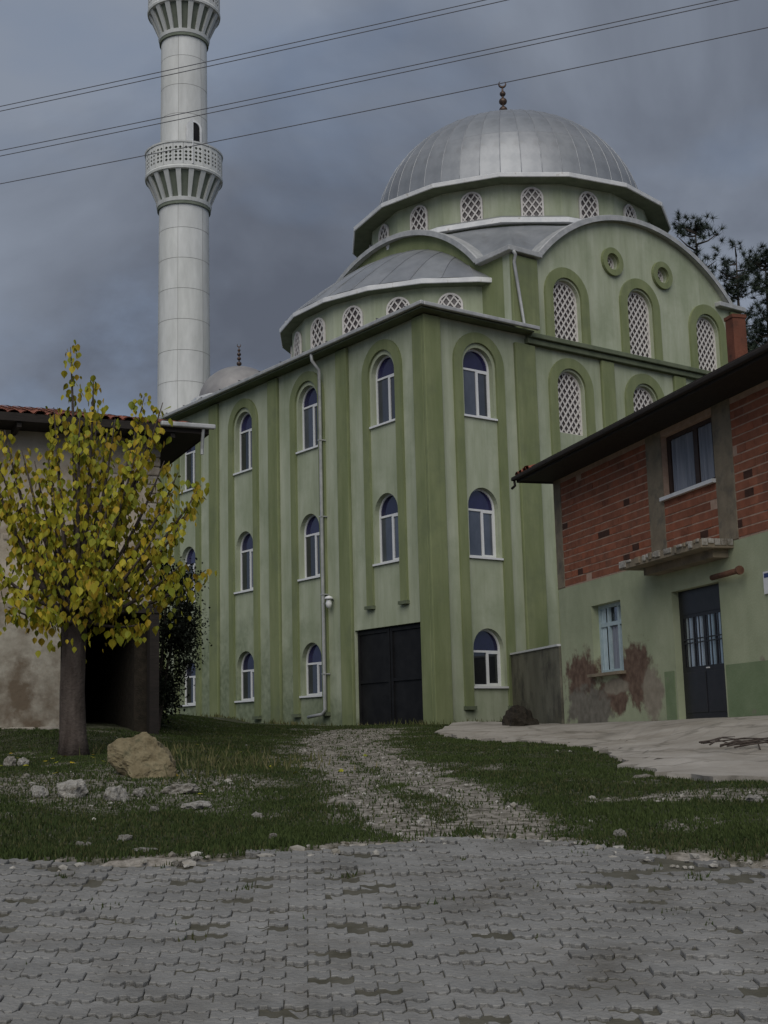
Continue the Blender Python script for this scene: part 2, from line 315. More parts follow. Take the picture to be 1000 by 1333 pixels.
dn = N.new('ShaderNodeTexNoise'); dn.inputs['Scale'].default_value = 9; dn.inputs['Detail'].default_value = 8; dn.inputs['Roughness'].default_value = .7; L.new(gp.outputs['Position'], dn.inputs['Vector'])
dr = N.new('ShaderNodeValToRGB'); L.new(dn.outputs[0], dr.inputs[0])
dr.color_ramp.elements[0].position = .36; dr.color_ramp.elements[0].color = (.052, .043, .028, 1); dr.color_ramp.elements[1].position = .62; dr.color_ramp.elements[1].color = (.33, .30, .26, 1)
ma = N.new('ShaderNodeMath'); ma.operation = 'MULTIPLY_ADD'; L.new(dn.outputs[0], ma.inputs[0]); ma.inputs[1].default_value = 1.7; ma.inputs[2].default_value = -.85
mb_ = N.new('ShaderNodeMath'); mb_.operation = 'ADD'; mb_.use_clamp = True; L.new(ma.outputs[0], mb_.inputs[0]); L.new(an.outputs['Fac'], mb_.inputs[1])
mg = N.new('ShaderNodeMix'); mg.data_type = 'RGBA'; L.new(mb_.outputs[0], mg.inputs[0]); L.new(base, mg.inputs[6]); L.new(dr.outputs[0], mg.inputs[7]); L.new(mg.outputs[2], b.inputs['Base Color'])
tag(ob('ground', me, gm), 'sloping ground of turf and bare soil below the mosque', kind='structure')

# ------------------------------------------------------------------ street paving: zigzag concrete pavers
PL, PW, AMP = .18, .09, .0135
def zig(t):      # trapezoid wave, period PL/2
    t = (t / (PL / 2)) % 1.0
    return AMP * (1 if t < .3 else 1 - 2 * (t - .3) / .2 if t < .5 else -1 if t < .8 else -1 + 2 * (t - .8) / .2)
kx = [PL * (-.5 + d) for d in (0, .15, .25, .4, .5, .65, .75, .9, 1)]
G = .0018; GR = .0055
def zz(i): return [1, 1, -1, -1, 1, 1, -1, -1, 1][i] * AMP
top = [(min(max(x, -PL / 2 + G), PL / 2 - G), PW / 2 - GR + zz(i)) for i, x in enumerate(kx)]
bot = [(min(max(x, -PL / 2 + G), PL / 2 - G), -PW / 2 + GR + zz(i)) for i, x in enumerate(kx)]
outl = bot + top[::-1]
def paver_geo():
    n = len(outl); c = .0035
    ins = [(x * (1 - .03), (y - zz(i if i < 9 else 17 - i)) * (1 - .07) + zz(i if i < 9 else 17 - i)) for i, (x, y) in enumerate(outl)]
    vs = [(x, y, -.05) for x, y in outl] + [(x, y, -c) for x, y in outl] + [(x, y, 0) for x, y in ins]
    fs = []
    for a in (0, n):
        for i in range(n): j = (i + 1) % n; fs.append((a + i, a + j, a + n + j, a + n + i))
    for i in range(8): fs.append((2 * n + i, 2 * n + i + 1, 2 * n + 16 - i, 2 * n + 17 - i))
    return vs, fs
pv, pf = paver_geo(); pvn = np.array(pv)
pmesh = bpy.data.meshes.new('paver'); pmesh.from_pydata(pv, [], pf); pmesh.materials.append(MT['paver'])
pave = tag(empty('pavement', (0, 5, .1228 * 5)), 'street paved with worn grey zigzag concrete pavers', kind='structure')
PA = R(3.5); ca, sa = math.cos(PA), math.sin(PA)
slots = []
for r_ in range(-45, 80):
    for c_ in range(-42, 42):
        lx = c_ * PL + (PL / 4 if r_ % 2 else 0) * 2; ly = r_ * PW
        x = lx * ca - ly * sa; y = 4.2 + lx * sa + ly * ca
        e = float(edge(x)) + .10 * float(wob(np.array(x * 2), np.array(y)))
        if y > e + random.uniform(-.05, .1) or y < 1.2 or abs(x) > 6: continue
        if y > e - .45 and random.random() < .14: continue
        if random.random() < .004: continue
        slots.append((x, y))
def vis(x, y): return y > 4.75 and abs(x) < .30 * y + .05
near = sorted([s for s in slots if vis(*s)], key=lambda s: s[1])[:300]; nset = set(near)
tilt = math.atan(.1228)
def pz(x, y): return .1228 * y if y < 7.2 else float(terr(x, y)) + .004
base_inv = Vector(pave.location)
for x, y in near:
    o = bpy.data.objects.new('paver', pmesh)
    place(o, pave, Vector((x, y, pz(x, y) + random.gauss(0, .006))) - base_inv, (tilt + random.gauss(0, .014), random.gauss(0, .014), PA + random.gauss(0, .01)))
V = []; Fp = []; RN = []
farp = [s for s in slots if s not in nset]
pfa = pf
for i, (x, y) in enumerate(farp):
    m = Matrix.Translation(Vector((x, y, pz(x, y) + random.gauss(0, .006)))) @ Matrix.Rotation(PA + random.gauss(0, .012), 4, 'Z') @ Matrix.Rotation(tilt + random.gauss(0, .018), 4, 'X') @ Matrix.Rotation(random.gauss(0, .018), 4, 'Y')
    A = np.array(m); V.append(pvn @ A[:3, :3].T + A[:3, 3]); n = len(pv) * i
    Fp += [tuple(k + n for k in q) for q in pfa]; RN += [random.random()] * len(pv)
V = np.concatenate(V) - np.array(base_inv)
m = bpy.data.meshes.new('paver_field'); m.from_pydata(V.tolist(), [], Fp)
a_ = m.attributes.new('rnd', 'FLOAT', 'POINT'); a_.data.foreach_set('value', np.array(RN, np.float32))
tag(ob('paver_field', m, MT['paver'], pave), kind='stuff')
# bedding sheet in the joints
jm = mat('joint_soil', (.06, .056, .038), (.115, .108, .085), 1, 5, coord='World', bump=.5)
mbx = MB(); gx = np.linspace(-6.2, 6.2, 50); P = []
for t in np.linspace(0, 1, 12):
    P.append([(x, 1 + t * (float(edge(x)) - .02 - 1), (lambda yy: pz(x, yy) - .010)(1 + t * (float(edge(x)) - .02 - 1))) for x in gx])
mbx.grid([[Vector(p) - base_inv for p in row] for row in P]).build('joint_filling', jm, pave)

def add_patches(m, spots, color, amp=.35, nscale=2.2, color2=None, soft=.16):
    nt = m.node_tree; N = nt.nodes; L = nt.links; b = N['Principled BSDF']; out = b.inputs['Base Color'].links[0].from_socket
    t = N.new('ShaderNodeTexCoord'); no = N.new('ShaderNodeTexNoise'); no.inputs['Scale'].default_value = nscale; no.inputs['Detail'].default_value = 7; no.inputs['Roughness'].default_value = .6; L.new(t.outputs['Object'], no.inputs['Vector'])
    c2n = N.new('ShaderNodeTexNoise'); c2n.inputs['Scale'].default_value = 6; c2n.inputs['Detail'].default_value = 6; L.new(t.outputs['Object'], c2n.inputs['Vector'])
    rp = N.new('ShaderNodeValToRGB'); L.new(c2n.outputs[0], rp.inputs[0]); rp.color_ramp.elements[0].position = .35; rp.color_ramp.elements[1].position = .68
    rp.color_ramp.elements[0].color = (*color, 1); rp.color_ramp.elements[1].color = (*(color2 or color), 1)
    for (cx, cz, rx, rz_) in spots:
        ma_ = N.new('ShaderNodeMapping'); ma_.inputs['Location'].default_value = (-cx / rx, 0, -cz / rz_); ma_.inputs['Scale'].default_value = (1 / rx, 0.0001, 1 / rz_); L.new(t.outputs['Object'], ma_.inputs[0])
        ln = N.new('ShaderNodeVectorMath'); ln.operation = 'LENGTH'; L.new(ma_.outputs[0], ln.inputs[0])
        mu = N.new('ShaderNodeMath'); mu.operation = 'MULTIPLY_ADD'; L.new(no.outputs[0], mu.inputs[0]); mu.inputs[1].default_value = amp * 4; L.new(ln.outputs['Value'], mu.inputs[2])
        r_ = N.new('ShaderNodeMapRange'); r_.inputs[1].default_value = 1.0 + amp * 2 - soft; r_.inputs[2].default_value = 1.0 + amp * 2 + soft; r_.inputs[3].default_value = 1; r_.inputs[4].default_value = 0
        L.new(mu.outputs[0], r_.inputs[0])
        mm = N.new('ShaderNodeMix'); mm.data_type = 'RGBA'; L.new(r_.outputs[0], mm.inputs[0]); L.new(out, mm.inputs[6]); L.new(rp.outputs[0], mm.inputs[7]); out = mm.outputs[2]
    L.new(out, b.inputs['Base Color'])
# shade at the foot of the front wall, painted in as mottled green
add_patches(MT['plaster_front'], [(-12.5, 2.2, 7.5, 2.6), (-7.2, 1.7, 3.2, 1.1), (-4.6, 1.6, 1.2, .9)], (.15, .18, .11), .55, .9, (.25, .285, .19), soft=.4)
# ------------------------------------------------------------------ mosque
BZ = 1.9; TH = R(36.858)
mosque = empty('mosque', (1.1776, 33.0, BZ), TH)
tag(mosque, 'pale green domed mosque with olive pilasters, arched windows and zinc domes', 'mosque')
LZ = (0, 0, -BZ)
RL = (0, 0, -PI / 2)          # rotation that turns a plate to the facade on the local x = const side (plate x = -u)
VH, VC, UC, HV, HU = 3.1, 8.25, 5.55, 5.15, 5.55
V1, U1 = 13.0, UC + HU
UEND = 15.8
ZE = 12.45
A0, A1 = 14.85, 16.72          # arch springing and crown
def arcpts(c, half, z0, z1, n=28):
    sg = z1 - z0; rr = (half * half + sg * sg) / (2 * sg); cz = z1 - rr; t = math.asin(half / rr)
    return [(c + rr * math.sin(a), cz + rr * math.cos(a)) for a in [-t + 2 * t * i / n for i in range(n + 1)]]
LW = [1.87, 5.54, 9.17, 12.79]
HW = .515
SILL = (2.85, 6.18, 9.93); TOP = (4.33, 8.02, 11.82)
# front wing wall (plate x = -u)
holes = []
for i, u in enumerate(LW):
    for k_ in range(3):
        if k_ == 0 and i == 0: continue
        holes.append(arch(-u, HW, SILL[k_], TOP[k_]))
holes.append([(-3.42, 1.0), (-.5, 1.0), (-.5, 4.49), (-3.42, 4.49)])
gate_notch = holes.pop()
outer = [(-UEND, .9), (-3.42, .9), (-3.42, 4.49), (-.5, 4.49), (-.5, .9), (-.3, .9), (-.3, ZE), (-UEND, ZE)]
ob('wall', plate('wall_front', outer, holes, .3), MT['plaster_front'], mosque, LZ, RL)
# flank wall with its arched gable
holes = [arch(1.777, HW, SILL[k_], TOP[k_]) for k_ in range(3)]
LAT = [(5.2, .52, 9.86, 11.68), (8.25, .52, 9.86, 11.68), (11.3, .52, 9.86, 11.68), (5.2, .54, 12.58, 14.36), (8.25, .55, 12.58, 14.62), (11.3, .54, 12.58, 14.36)]
for x, hw, z0, z1 in LAT: holes.append(arch(x, hw, z0, z1))
RND = [(7.15, 15.3), (9.32, 15.3)]
for x, z in RND: holes.append(circ(x, z, .25))
ar = arcpts(VC, 4.15, A0, A1)
outer = [(0, .9), (V1, .9), (V1, A0 - .1), (VC + 4.15, A0 - .1)] + ar[::-1] + [(VC - 4.15, A0 - .1), (VH, A0 - .1), (VH, ZE), (0, ZE)]
ob('wall', plate('wall_flank', outer, holes, .3), MT['plaster'], mosque, LZ)
# hall wall over the front wing, behind the half dome
ar2 = arcpts(-UC, 4.33, A0, A1 + .12)
outer = [(-U1, 11), (-.3, 11), (-.3, A0 - .1), (-UC + 4.33, A0 - .1)] + ar2[::-1] + [(-UC - 4.33, A0 - .1), (-U1, A0 - .1)]
ob('wall', plate('wall_hall_front', outer, [], .35), MT['olive'], mosque, (VH, 0, -BZ), RL)
# plain rear walls
ob('wall', plate('wall_hall_back', [(VH, .9), (V1, .9), (V1, A0 - .1), (VC + 4.15, A0 - .1)] + ar[::-1] + [(VC - 4.15, A0 - .1), (VH, A0 - .1)], [], .3), MT['plaster'], mosque, (0, U1 - .3, -BZ))
ob('wall', plate('wall_hall_far', [(-U1 + .3, .9), (-.3, .9), (-.3, A0 - .1), (-UC + 4.33, A0 - .1)] + ar2[::-1] + [(-UC - 4.33, A0 - .1), (-U1 + .3, A0 - .1)], [], .3), MT['plaster'], mosque, (V1 - .3, 0, -BZ), RL)
MB().box(.3, VH + 3, UEND - .3, UEND, .9 - BZ, ZE - BZ).build('wall', MT['plaster'], mosque)
MB().box(VH + 2.7, VH + 3, U1, UEND - .3, .9 - BZ, ZE - BZ).build('wall', MT['plaster'], mosque)
# ------- casement windows
def window_kit(h):
    zt = h - HW          # springing
    zr = zt - .07        # transom
    fo = arch(0, HW, 0, h); t = .055; d = .06
    n = 14
    up = [(-HW + t, zr + t / 2)] + [(HW - t, zr + t / 2)] + [((HW - t) * math.cos(a), zt + (HW - t) * math.sin(a)) for a in [PI * i / n for i in range(n + 1)]]
    lo1 = [(-HW + t, t), (.04, t), (.04, zr - t / 2), (-HW + t, zr - t / 2)]
    lo2 = [(.115, t + .03), (HW - t - .03, t + .03), (HW - t - .03, zr - t / 2 - .03), (.115, zr - t / 2 - .03)]
    fr = plate('window', fo, [up, lo1, lo2], d); fr.materials.append(MT['pvc'])
    gl = plate('upper_pane', up, [], .02); gl.materials.append(MT['glassp'])
    g1 = plate('pane', lo1, [], .02); g1.materials.append(MT['glass'])
    g2 = plate('pane', lo2, [], .02); g2.materials.append(MT['glass'])
    si = MB().box(-HW - .07, HW + .07, -.21, .0, -.055, -.004).mesh('sill'); si.materials.append(MT['pvc'])
    return fr, gl, g1, g2, si
KIT = {k_: window_kit(TOP[k_] - SILL[k_]) for k_ in range(3)}
def put_window(k_, loc, rot):
    fr, gl, g1, g2, si = KIT[k_]
    w = ob('window', fr, None, mosque, loc, rot)
    for nm, mm in (('pane', gl), ('pane', g1), ('pane', g2)): ob(nm, mm, None, w, (0, .03, 0))
    ob('sill', si, None, w)
for i, u in enumerate(LW):
    for k_ in range(3):
        if k_ == 0 and i == 0: continue
        put_window(k_, (.15, u, SILL[k_] - BZ), RL)
for k_ in range(3): put_window(k_, (1.777, .15, SILL[k_] - BZ), (0, 0, 0))
# ------- lattice windows
def lattice_geo(hw, h, pitch, bw, d, rim, round_=False):
    """white diagonal lattice inside a round-headed (or round) rim, front at y=0"""
    b = MB(); r_ = hw; zc = h - hw
    def inside(x, z):
        if round_: return math.hypot(x, z - hw) <= hw
        return 0 <= z <= h and abs(x) <= hw and (z <= zc or math.hypot(x, z - zc) <= hw)
    for sg in (1, -1):
        c = -h * 2
        while c < h * 2.5:
            pts = [(x, c + sg * x * 1.35) for x in np.linspace(-hw, hw, 61)]
            ins = [p for p in pts if inside(*p)]
            if len(ins) > 2:
                a, e = ins[0], ins[-1]; y0 = d * (.25 if sg > 0 else .55)
                b.bar((a[0], y0, a[1]), (e[0], y0, e[1]), d * .5, bw, (0, 0, 1)) if False else b.bar((a[0], y0, a[1]), (e[0], y0, e[1]), bw, d * .45, (0, 1, 0))
            c += pitch
    return b.mesh('lattice')
def lattice_window(parent, hw, h, loc, rot, proud=False, pitch=.2, bw=.035, round_=False):
    key = (round(hw, 3), round(h, 3), proud, pitch, round_)
    if key not in LKIT:
        la = lattice_geo(hw - .02, h - .02, pitch, bw, .04, 0, round_); la.materials.append(MT['lattice'])
        shp = (lambda q: circ(0, hw, q)) if round_ else (lambda q: arch(0, q, 0 if q == hw else .05, h - (hw - q)))
        rim = plate('window', shp(hw), [shp(hw - .055)], .06); rim.materials.append(MT['lattice'])
        bk = plate('pane', shp(hw - .004), [], .02); bk.materials.append(MT['latback'])
        LKIT[key] = (rim, la, bk)
    rim, la, bk = LKIT[key]
    w = ob('window', rim, None, parent, loc, rot)
    ob('lattice', la, None, w, (0, .008, 0)); ob('pane', bk, None, w, (0, .062, 0))
    return w
LKIT = {}
for x, hw, z0, z1 in LAT: lattice_window(mosque, hw, z1 - z0, (x, .12, z0 - BZ), (0, 0, 0), pitch=.27, bw=.044)
for x, z in RND: lattice_window(mosque, .25, .5, (x, .12, z - .25 - BZ), (0, 0, 0), pitch=.2, bw=.03, round_=True)
# ------- raised olive bands round the window bays, pilasters
def band(x, z0, ztop, hi=.6, ho=.88, d=.07):
    return plate('window_surround', arch(x, ho, z0, ztop + ho - HW + .02), [arch(x, hi, z0 - .2, ztop + hi - HW + .02)], d)
def open_band(x, z0, ztop, hi=.6, ho=.88, d=.07, n=16):
    zs = ztop - HW
    o_ = [(x + ho * math.cos(a), zs + ho * math.sin(a)) for a in [PI * i / n for i in range(n + 1)]]
    i_ = [(x + hi * math.cos(a), zs + hi * math.sin(a)) for a in [PI * i / n for i in range(n + 1)]]
    return plate('window_surround', [(x + ho, z0)] + o_ + [(x - ho, z0), (x - hi, z0)] + i_[::-1] + [(x + hi, z0)], [], d)
for i, u in enumerate(LW):
    zb = 5.08 if i == 0 else 2.35
    o = bevel(ob('window_surround', open_band(-u, zb, 11.86), MT['olive'], mosque, (-.068, 0, -BZ), RL), .015)
    for s_ in (-1, 1):
        q = u + s_ * .74
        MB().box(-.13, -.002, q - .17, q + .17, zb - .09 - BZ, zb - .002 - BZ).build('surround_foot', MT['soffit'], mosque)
bevel(ob('window_surround', open_band(1.777, 2.35, 11.86), MT['olive'], mosque, (0, -.068, -BZ)), .015)
for s_ in (-1, 1):
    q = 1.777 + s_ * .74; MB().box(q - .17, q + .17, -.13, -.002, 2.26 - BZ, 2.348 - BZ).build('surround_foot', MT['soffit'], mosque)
for x, hw, z0, z1 in LAT:
    zb = 12.52 if z0 > 12 else 2.35
    bevel(ob('window_surround', open_band(x, zb, z1 + .02, .56, .86), MT['olive'], mosque, (0, -.068, -BZ)), .015)
for x, z in RND:
    bevel(ob('window_surround', plate('window_surround', circ(x, z, .43, 28), [circ(x, z, .255, 28)], .1), MT['olive'], mosque, (0, -.098, -BZ)), .02)
for u in (3.70, 7.35, 10.98, 14.6):
    w = .27; zt = ZE - .03
    zb = 1.2
    bevel(MB().box(-.10, -.002, u - w, u + w, zb - BZ, zt - BZ).build('pilaster', MT['olive'], mosque), .02)
bevel(MB().box(-.115, .44, -.115, -.004, 1.2 - BZ, ZE - .03 - BZ).build('corner_pilaster', MT['olive'], mosque), .02)
bevel(MB().box(-.115, -.004, -.002, .42, 1.2 - BZ, ZE - .03 - BZ).build('corner_pilaster', MT['olive'], mosque), .02)
for v, w in ((3.45, .37), (6.68, .26), (9.8, .26), (13.0, .38)):
    bevel(MB().box(v - w, v + w, -.10, -.002, 1.2 - BZ, 12.18 - BZ).build('pilaster', MT['olive'], mosque), .02)
bevel(MB().box(VH - .03, VC - 4.2, -.10, -.002, 12.52 - BZ, A0 - .14 - BZ).build('pilaster', MT['olive'], mosque), .02)
bevel(MB().box(VC + 4.2, V1 + .03, -.10, -.002, 12.52 - BZ, A0 - .14 - BZ).build('pilaster', MT['olive'], mosque), .02)
# cornice along the flank
bevel(MB().box(3.55, V1 + .1, -.26, -.003, 12.36 - BZ, 12.50 - BZ).box(3.5, V1 + .1, -.17, -.004, 12.20 - BZ, 12.355 - BZ).build('cornice', MT['soffit'], mosque), .02)
# gate
gt = MB().box(.12, .16, .5, 3.42, 1.2 - BZ, 4.49 - BZ).build('gate', MT['black'], mosque)
for u in (.56, 1.9, 2.02, 3.36):
    MB().box(.08, .118, u - .04, u + .04, 1.2 - BZ, 4.45 - BZ).build('gate_stile', MT['black'], gt)
for z in (1.95, 3.1, 4.40):
    for a, e in ((.6, 1.86), (2.06, 3.32)): MB().box(.085, .119, a, e, z - .04 - BZ, z + .04 - BZ).build('gate_rail', MT['black'], gt)
# threshold
# ------- roof of the front wing
EO = .42
def rz(v, u): return 12.62 + .17 * (min(v, u) + EO)
fr = MB()
fr.add([(-EO, -EO, rz(-EO, -EO)), (-EO, UEND + .4, rz(-EO, 9)), (VH, UEND + .4, rz(VH, 9)), (VH, VH, rz(VH, VH)), (VH, -EO, rz(-EO, -EO)), (VH + .5, -EO, 12.62), (VH + .5, -.003, 12.69), (VH, -.003, 12.69)],
       [(0, 3, 2, 1), (0, 7, 3), (0, 4, 7)])
roof = fr.build('front_roof', MT['zinc'], mosque, LZ)
for u in np.arange(.6, UEND, .62):
    if u > VH: MB().bar((-EO, u, rz(-EO, 9) + .012), (VH, u, rz(VH, 9) + .012), .03, .03).build('roof_seam', MT['zinc'], roof)
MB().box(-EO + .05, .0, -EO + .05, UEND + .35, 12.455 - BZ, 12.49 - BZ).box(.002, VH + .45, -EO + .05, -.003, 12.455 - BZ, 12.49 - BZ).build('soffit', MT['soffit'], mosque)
def gutter(pts, name='gutter', mt='gutter', parent=mosque, w=.11, h=.11, loc=LZ):
    b_ = MB()
    for a, e in zip(pts[:-1], pts[1:]): b_.bar(a, e, w, h)
    return bevel(b_.build(name, MT[mt], parent, loc), .025, 3)
gutter([(-EO - .03, UEND + .4, 12.555), (-EO - .03, -EO - .08, 12.555)]); gutter([(-EO + .03, -EO - .03, 12.55), (VH + .55, -EO - .03, 12.55)])
gutter([(-EO + .035, UEND + .3, 12.475), (-EO + .035, -EO + .03, 12.475)], 'fascia', 'soffit', w=.03, h=.06)
for u in np.arange(.2, UEND, 1.2): MB().box(-EO - .1, -EO - .0, u - .015, u + .015, 12.615 - BZ, 12.635 - BZ).build('gutter_strap', MT['wire'], mosque)
# ------- half dome over the front wing
SC_V, SC_R = 5.28, 5.25
drum = empty('half_dome', LZ); drum.parent = mosque
def sd_pt(a, r_, z): return (SC_V - r_ * math.cos(a), UC - r_ * math.sin(a), z)
ang = [R(-61.25 + 17.5 * i) for i in range(8)]
ang_e = [R(-73)] + ang + [R(73)]
RWs = 4.88
b_ = MB(); b_.grid([[sd_pt(a, RWs, z) for a in ang_e] for z in (12.6, 14.16)]); b_.build('drum_wall', MT['plaster'], drum)
for i in range(7):
    a = R(-52.5 + 17.5 * i); mid = sd_pt(a, RWs * math.cos(R(8.75)) + .07, 12.95)
    # outward normal = (-cos a, -sin a); plate front is -y
    lattice_window(drum, .36, 1.0, mid, (0, 0, math.atan2(-math.sin(a), -math.cos(a)) + PI / 2), True, pitch=.3, bw=.042)
b_ = MB(); b_.grid([[sd_pt(a, q, z) for a in ang_e] for q, z in ((RWs - .02, 14.14), (SC_R, 14.14))]); b_.build('soffit', MT['soffit'], drum)
b_ = MB(); b_.grid([[sd_pt(a, q, z) for a in ang_e] for q, z in ((SC_R, 14.135), (SC_R + .02, 14.15), (SC_R + .03, 14.265), (SC_R - .03, 14.30))]); b_.build('fascia', MT['trimw'], drum)
# panels of the half dome: from the eave up to the arch line on the hall wall
def sd_surf(t, s):      # t -1..1 along, s 0..1 up
    a = t * R(70); e = Vector(sd_pt(a, SC_R - .04, 14.29))
    half = 4.3; sg = 1.9; rr = (half * half + sg * sg) / (2 * sg); th_ = math.asin(half / rr)
    w = Vector((VH - .012, UC - rr * math.sin(t * th_), 14.45 + sg - rr + rr * math.cos(t * th_)))
    p = e.lerp(w, s); p.z = e.z + (w.z - e.z) * (.55 * s + .45 * math.sin(s * PI / 2))
    return p
NP = 14
for i in range(NP):
    t0 = -1 + 2 * i / NP; t1 = -1 + 2 * (i + 1) / NP; g = .0012
    MB().grid([[sd_surf(t0 + g + (t1 - t0 - 2 * g) * q / 2, s_ / 8) for q in range(3)] for s_ in range(9)]).build('roof_panel', MT['zinc'], drum, smooth=True)
    if i:
        MB().tube([sd_surf(t0, s_ / 8) + Vector((-.004, 0, .008)) for s_ in range(9)], .013, 5).build('roof_seam', MT['zinc'], drum)
# ------- copings of the arches
def coping(c, half, z0, z1, axis, fixed, depth=.42, out=.2):
    pts = arcpts(c, half, z0, z1, 32); b_ = MB(); P = []
    rows = [(-out, -.06), (-out, .09), (-out + .03, .11), (depth, .11), (depth, .02), (-out + .02, -.06)]
    for x, z in pts:
        # normal direction of the arc
        sg = z1 - z0; rr = (half * half + sg * sg) / (2 * sg); cz = z1 - rr
        nx, nz = (x - c) / rr, (z - cz) / rr
        P.append([(x + nx * n_, fixed + y_, z + nz * n_) if axis == 'v' else (fixed + y_, x + nx * n_, z + nz * n_) for y_, n_ in rows])
    b_.grid(P); return b_.build('arch_coping', MT['gutter'], mosque, LZ, smooth=False)
coping(VC, 4.15, A0, A1, 'v', 0); coping(UC, 4.33, A0, A1 + .12, 'u', VH)
# dark shadow moulding under flank coping
# ------- pier caps
for (v, u) in ((VH, 0), (V1 - 1.0, 0), (VH, U1 - 1.2)):
    bevel(MB().box(v - .22, v + 1.05, u - .22, u + 1.22, A0 - .10 - BZ, A0 + .05 - BZ).build('pier_cap', MT['gutter'], mosque), .02)
# ------- pendentive roof between arches and ring
RB = 4.98
def perim(t):      # t in 0..4, over the hall square starting at flank middle, going to the front-wing side
    k_, q = int(t) % 4, t - int(t)
    def side(axis, sgn, w):      # w -1..1 along side
        if axis == 'v':
            x = VC + w * HV; d = abs(x - VC); y = UC - sgn * (HU - .1); h_, zz1 = 4.15, A1
        else:
            y = UC + w * HU; d = abs(y - UC); x = VC - sgn * (HV - .1); h_, zz1 = 4.33, A1 + .12
        sg = zz1 - A0; rr = (h_ * h_ + sg * sg) / (2 * sg)
        z = (zz1 - rr + math.sqrt(rr * rr - d * d)) if d < h_ else A0
        return Vector((x, y, max(z, A0) + .03))
    if k_ == 0: return side('v', 1, -2 * q) if q < .5 else side('u', 1, -1 + 2 * (q - .5))
    if k_ == 1: return side('u', 1, 2 * q) if q < .5 else side('v', -1, -1 + 2 * (q - .5))
    if k_ == 2: return side('v', -1, 2 * q) if q < .5 else side('u', -1, 1 - 2 * (q - .5))
    return side('u', -1, -2 * q) if q < .5 else side('v', 1, 1 - 2 * (q - .5))
for k_ in range(4):
    P = []
    for i in range(41):
        o_ = perim(k_ + min(i / 40, .9999)); a = math.atan2(o_.y - UC, o_.x - VC)
        e = Vector((VC + RB * math.cos(a), UC + RB * math.sin(a), 16.56)); row = []
        for s_ in range(9):
            t = s_ / 8; p = o_.lerp(e, t); p.z = o_.z + (e.z - o_.z) * (t ** .9); row.append(p)
        P.append(row)
    MB().grid(P).build('pendentive_roof', MT['zinc'], mosque, LZ, smooth=True)
# ------- lower ring, drum, eave, dome
dome = empty('dome', (VC, UC, -BZ)); dome.parent = mosque
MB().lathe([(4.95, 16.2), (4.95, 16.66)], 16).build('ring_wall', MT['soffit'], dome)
MB().lathe([(4.94, 16.64), (5.16, 16.64), (5.17, 16.78), (5.14, 16.80)], 16).build('ring_fascia', MT['trimw'], dome)
MB().lathe([(5.15, 16.79), (4.8, 16.98)], 16).build('ring_roof', MT['zinc'], dome)
RD = 4.74
MB().lathe([(RD, 16.7), (RD, 18.02)], 16).build('drum_wall', MT['plaster'], dome)
for i in range(16):
    a = R(11.25 + 22.5 * i); r_ = RD * math.cos(R(11.25)) + .07
    lattice_window(dome, .345, 1.0, (r_ * math.cos(a), r_ * math.sin(a), 16.9), (0, 0, a + PI / 2), True, pitch=.3, bw=.042)
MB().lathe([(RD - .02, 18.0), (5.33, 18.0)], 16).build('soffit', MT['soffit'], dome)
MB().lathe([(5.32, 17.99), (5.355, 18.0), (5.37, 18.11), (5.33, 18.14)], 16).build('fascia', MT['trimw'], dome)
MB().lathe([(5.34, 18.135), (4.4, 18.34)], 16).build('eave_roof', MT['zinc'], dome)
DR, DH = 4.5, 3.9; DZ = 18.26
NG = 44
def dome_pt(a, e): return (DR * math.cos(e) * math.cos(a), DR * math.cos(e) * math.sin(a), DZ + DH * math.sin(e))
rows = [(0, 27), (27, 56), (56, 84)]
cols_of = [NG, NG, NG // 2]
cnt = 0
for (e0, e1), nc in zip(rows, cols_of):
    da = 2 * PI / nc; g = .0016
    m_ = MB().grid([[dome_pt(-da / 2 + g + (da - 2 * g) * q / 2, R(e0) + .0006 + (R(e1) - R(e0) - .0012) * s_ / 6) for q in range(3)] for s_ in range(7)]).mesh('roof_panel', True); m_.materials.append(MT['zinc'])
    for j in range(nc):
        ob('roof_panel', m_, None, dome, (0, 0, 0), (0, 0, da * j))
MB().lathe([(DR * math.cos(R(e)) - .012, DZ + (DH - .012) * math.sin(R(e))) for e in list(range(0, 90, 5)) + [89.5]], 44).build('dome_deck', MT['gutter'], dome, smooth=True)
m_ = MB().tube([Vector(dome_pt(0, R(e))) * 1.0 for e in range(0, 85, 6)], .016, 5).mesh('roof_seam', True); m_.materials.append(MT['zinc'])
for j in range(NG):
    ob('roof_seam', m_, None, dome, (0, 0, 0), (0, 0, 2 * PI * (j + .5) / NG))
MB().lathe([(.46, DZ + DH * math.sin(R(83.5))), (.40, DZ + DH + .02), (.0, DZ + DH + .04)], 16).build('dome_cap', MT['zinc'], dome, smooth=True)
def finial(name, parent, loc, s):
    prof = [(.0, -.05), (.12, -.05), (.07, .03), (.04, .06)]
    for zc, r_ in ((.2, .15), (.50, .12), (.76, .12), (1.0, .09)):
        prof += [(.035, zc - r_)] + [(max(.035, r_ * math.cos(R(t))), zc + r_ * .9 * math.sin(R(t))) for t in range(-75, 76, 25)] + [(.03, zc + r_)]
    prof += [(.02, 1.2), (.0, 1.22)]
    f_ = MB().lathe([(r_ * s, z * s) for r_, z in prof], 14).build(name, MT['copper'], parent, loc, smooth=True)
    cz = 1.31 * s; rr = .10 * s
    MB().tube([(rr * math.cos(R(t)) * .8, -rr * math.cos(R(t)) * .6, cz + rr * math.sin(R(t))) for t in range(125, 416, 20)], [.004 * s + .032 * s * math.sin(PI * i / 14) for i in range(15)], 6).build('crescent', MT['copper'], f_, smooth=True)
finial('finial', dome, (0, 0, DZ + DH + .0), 1.18)
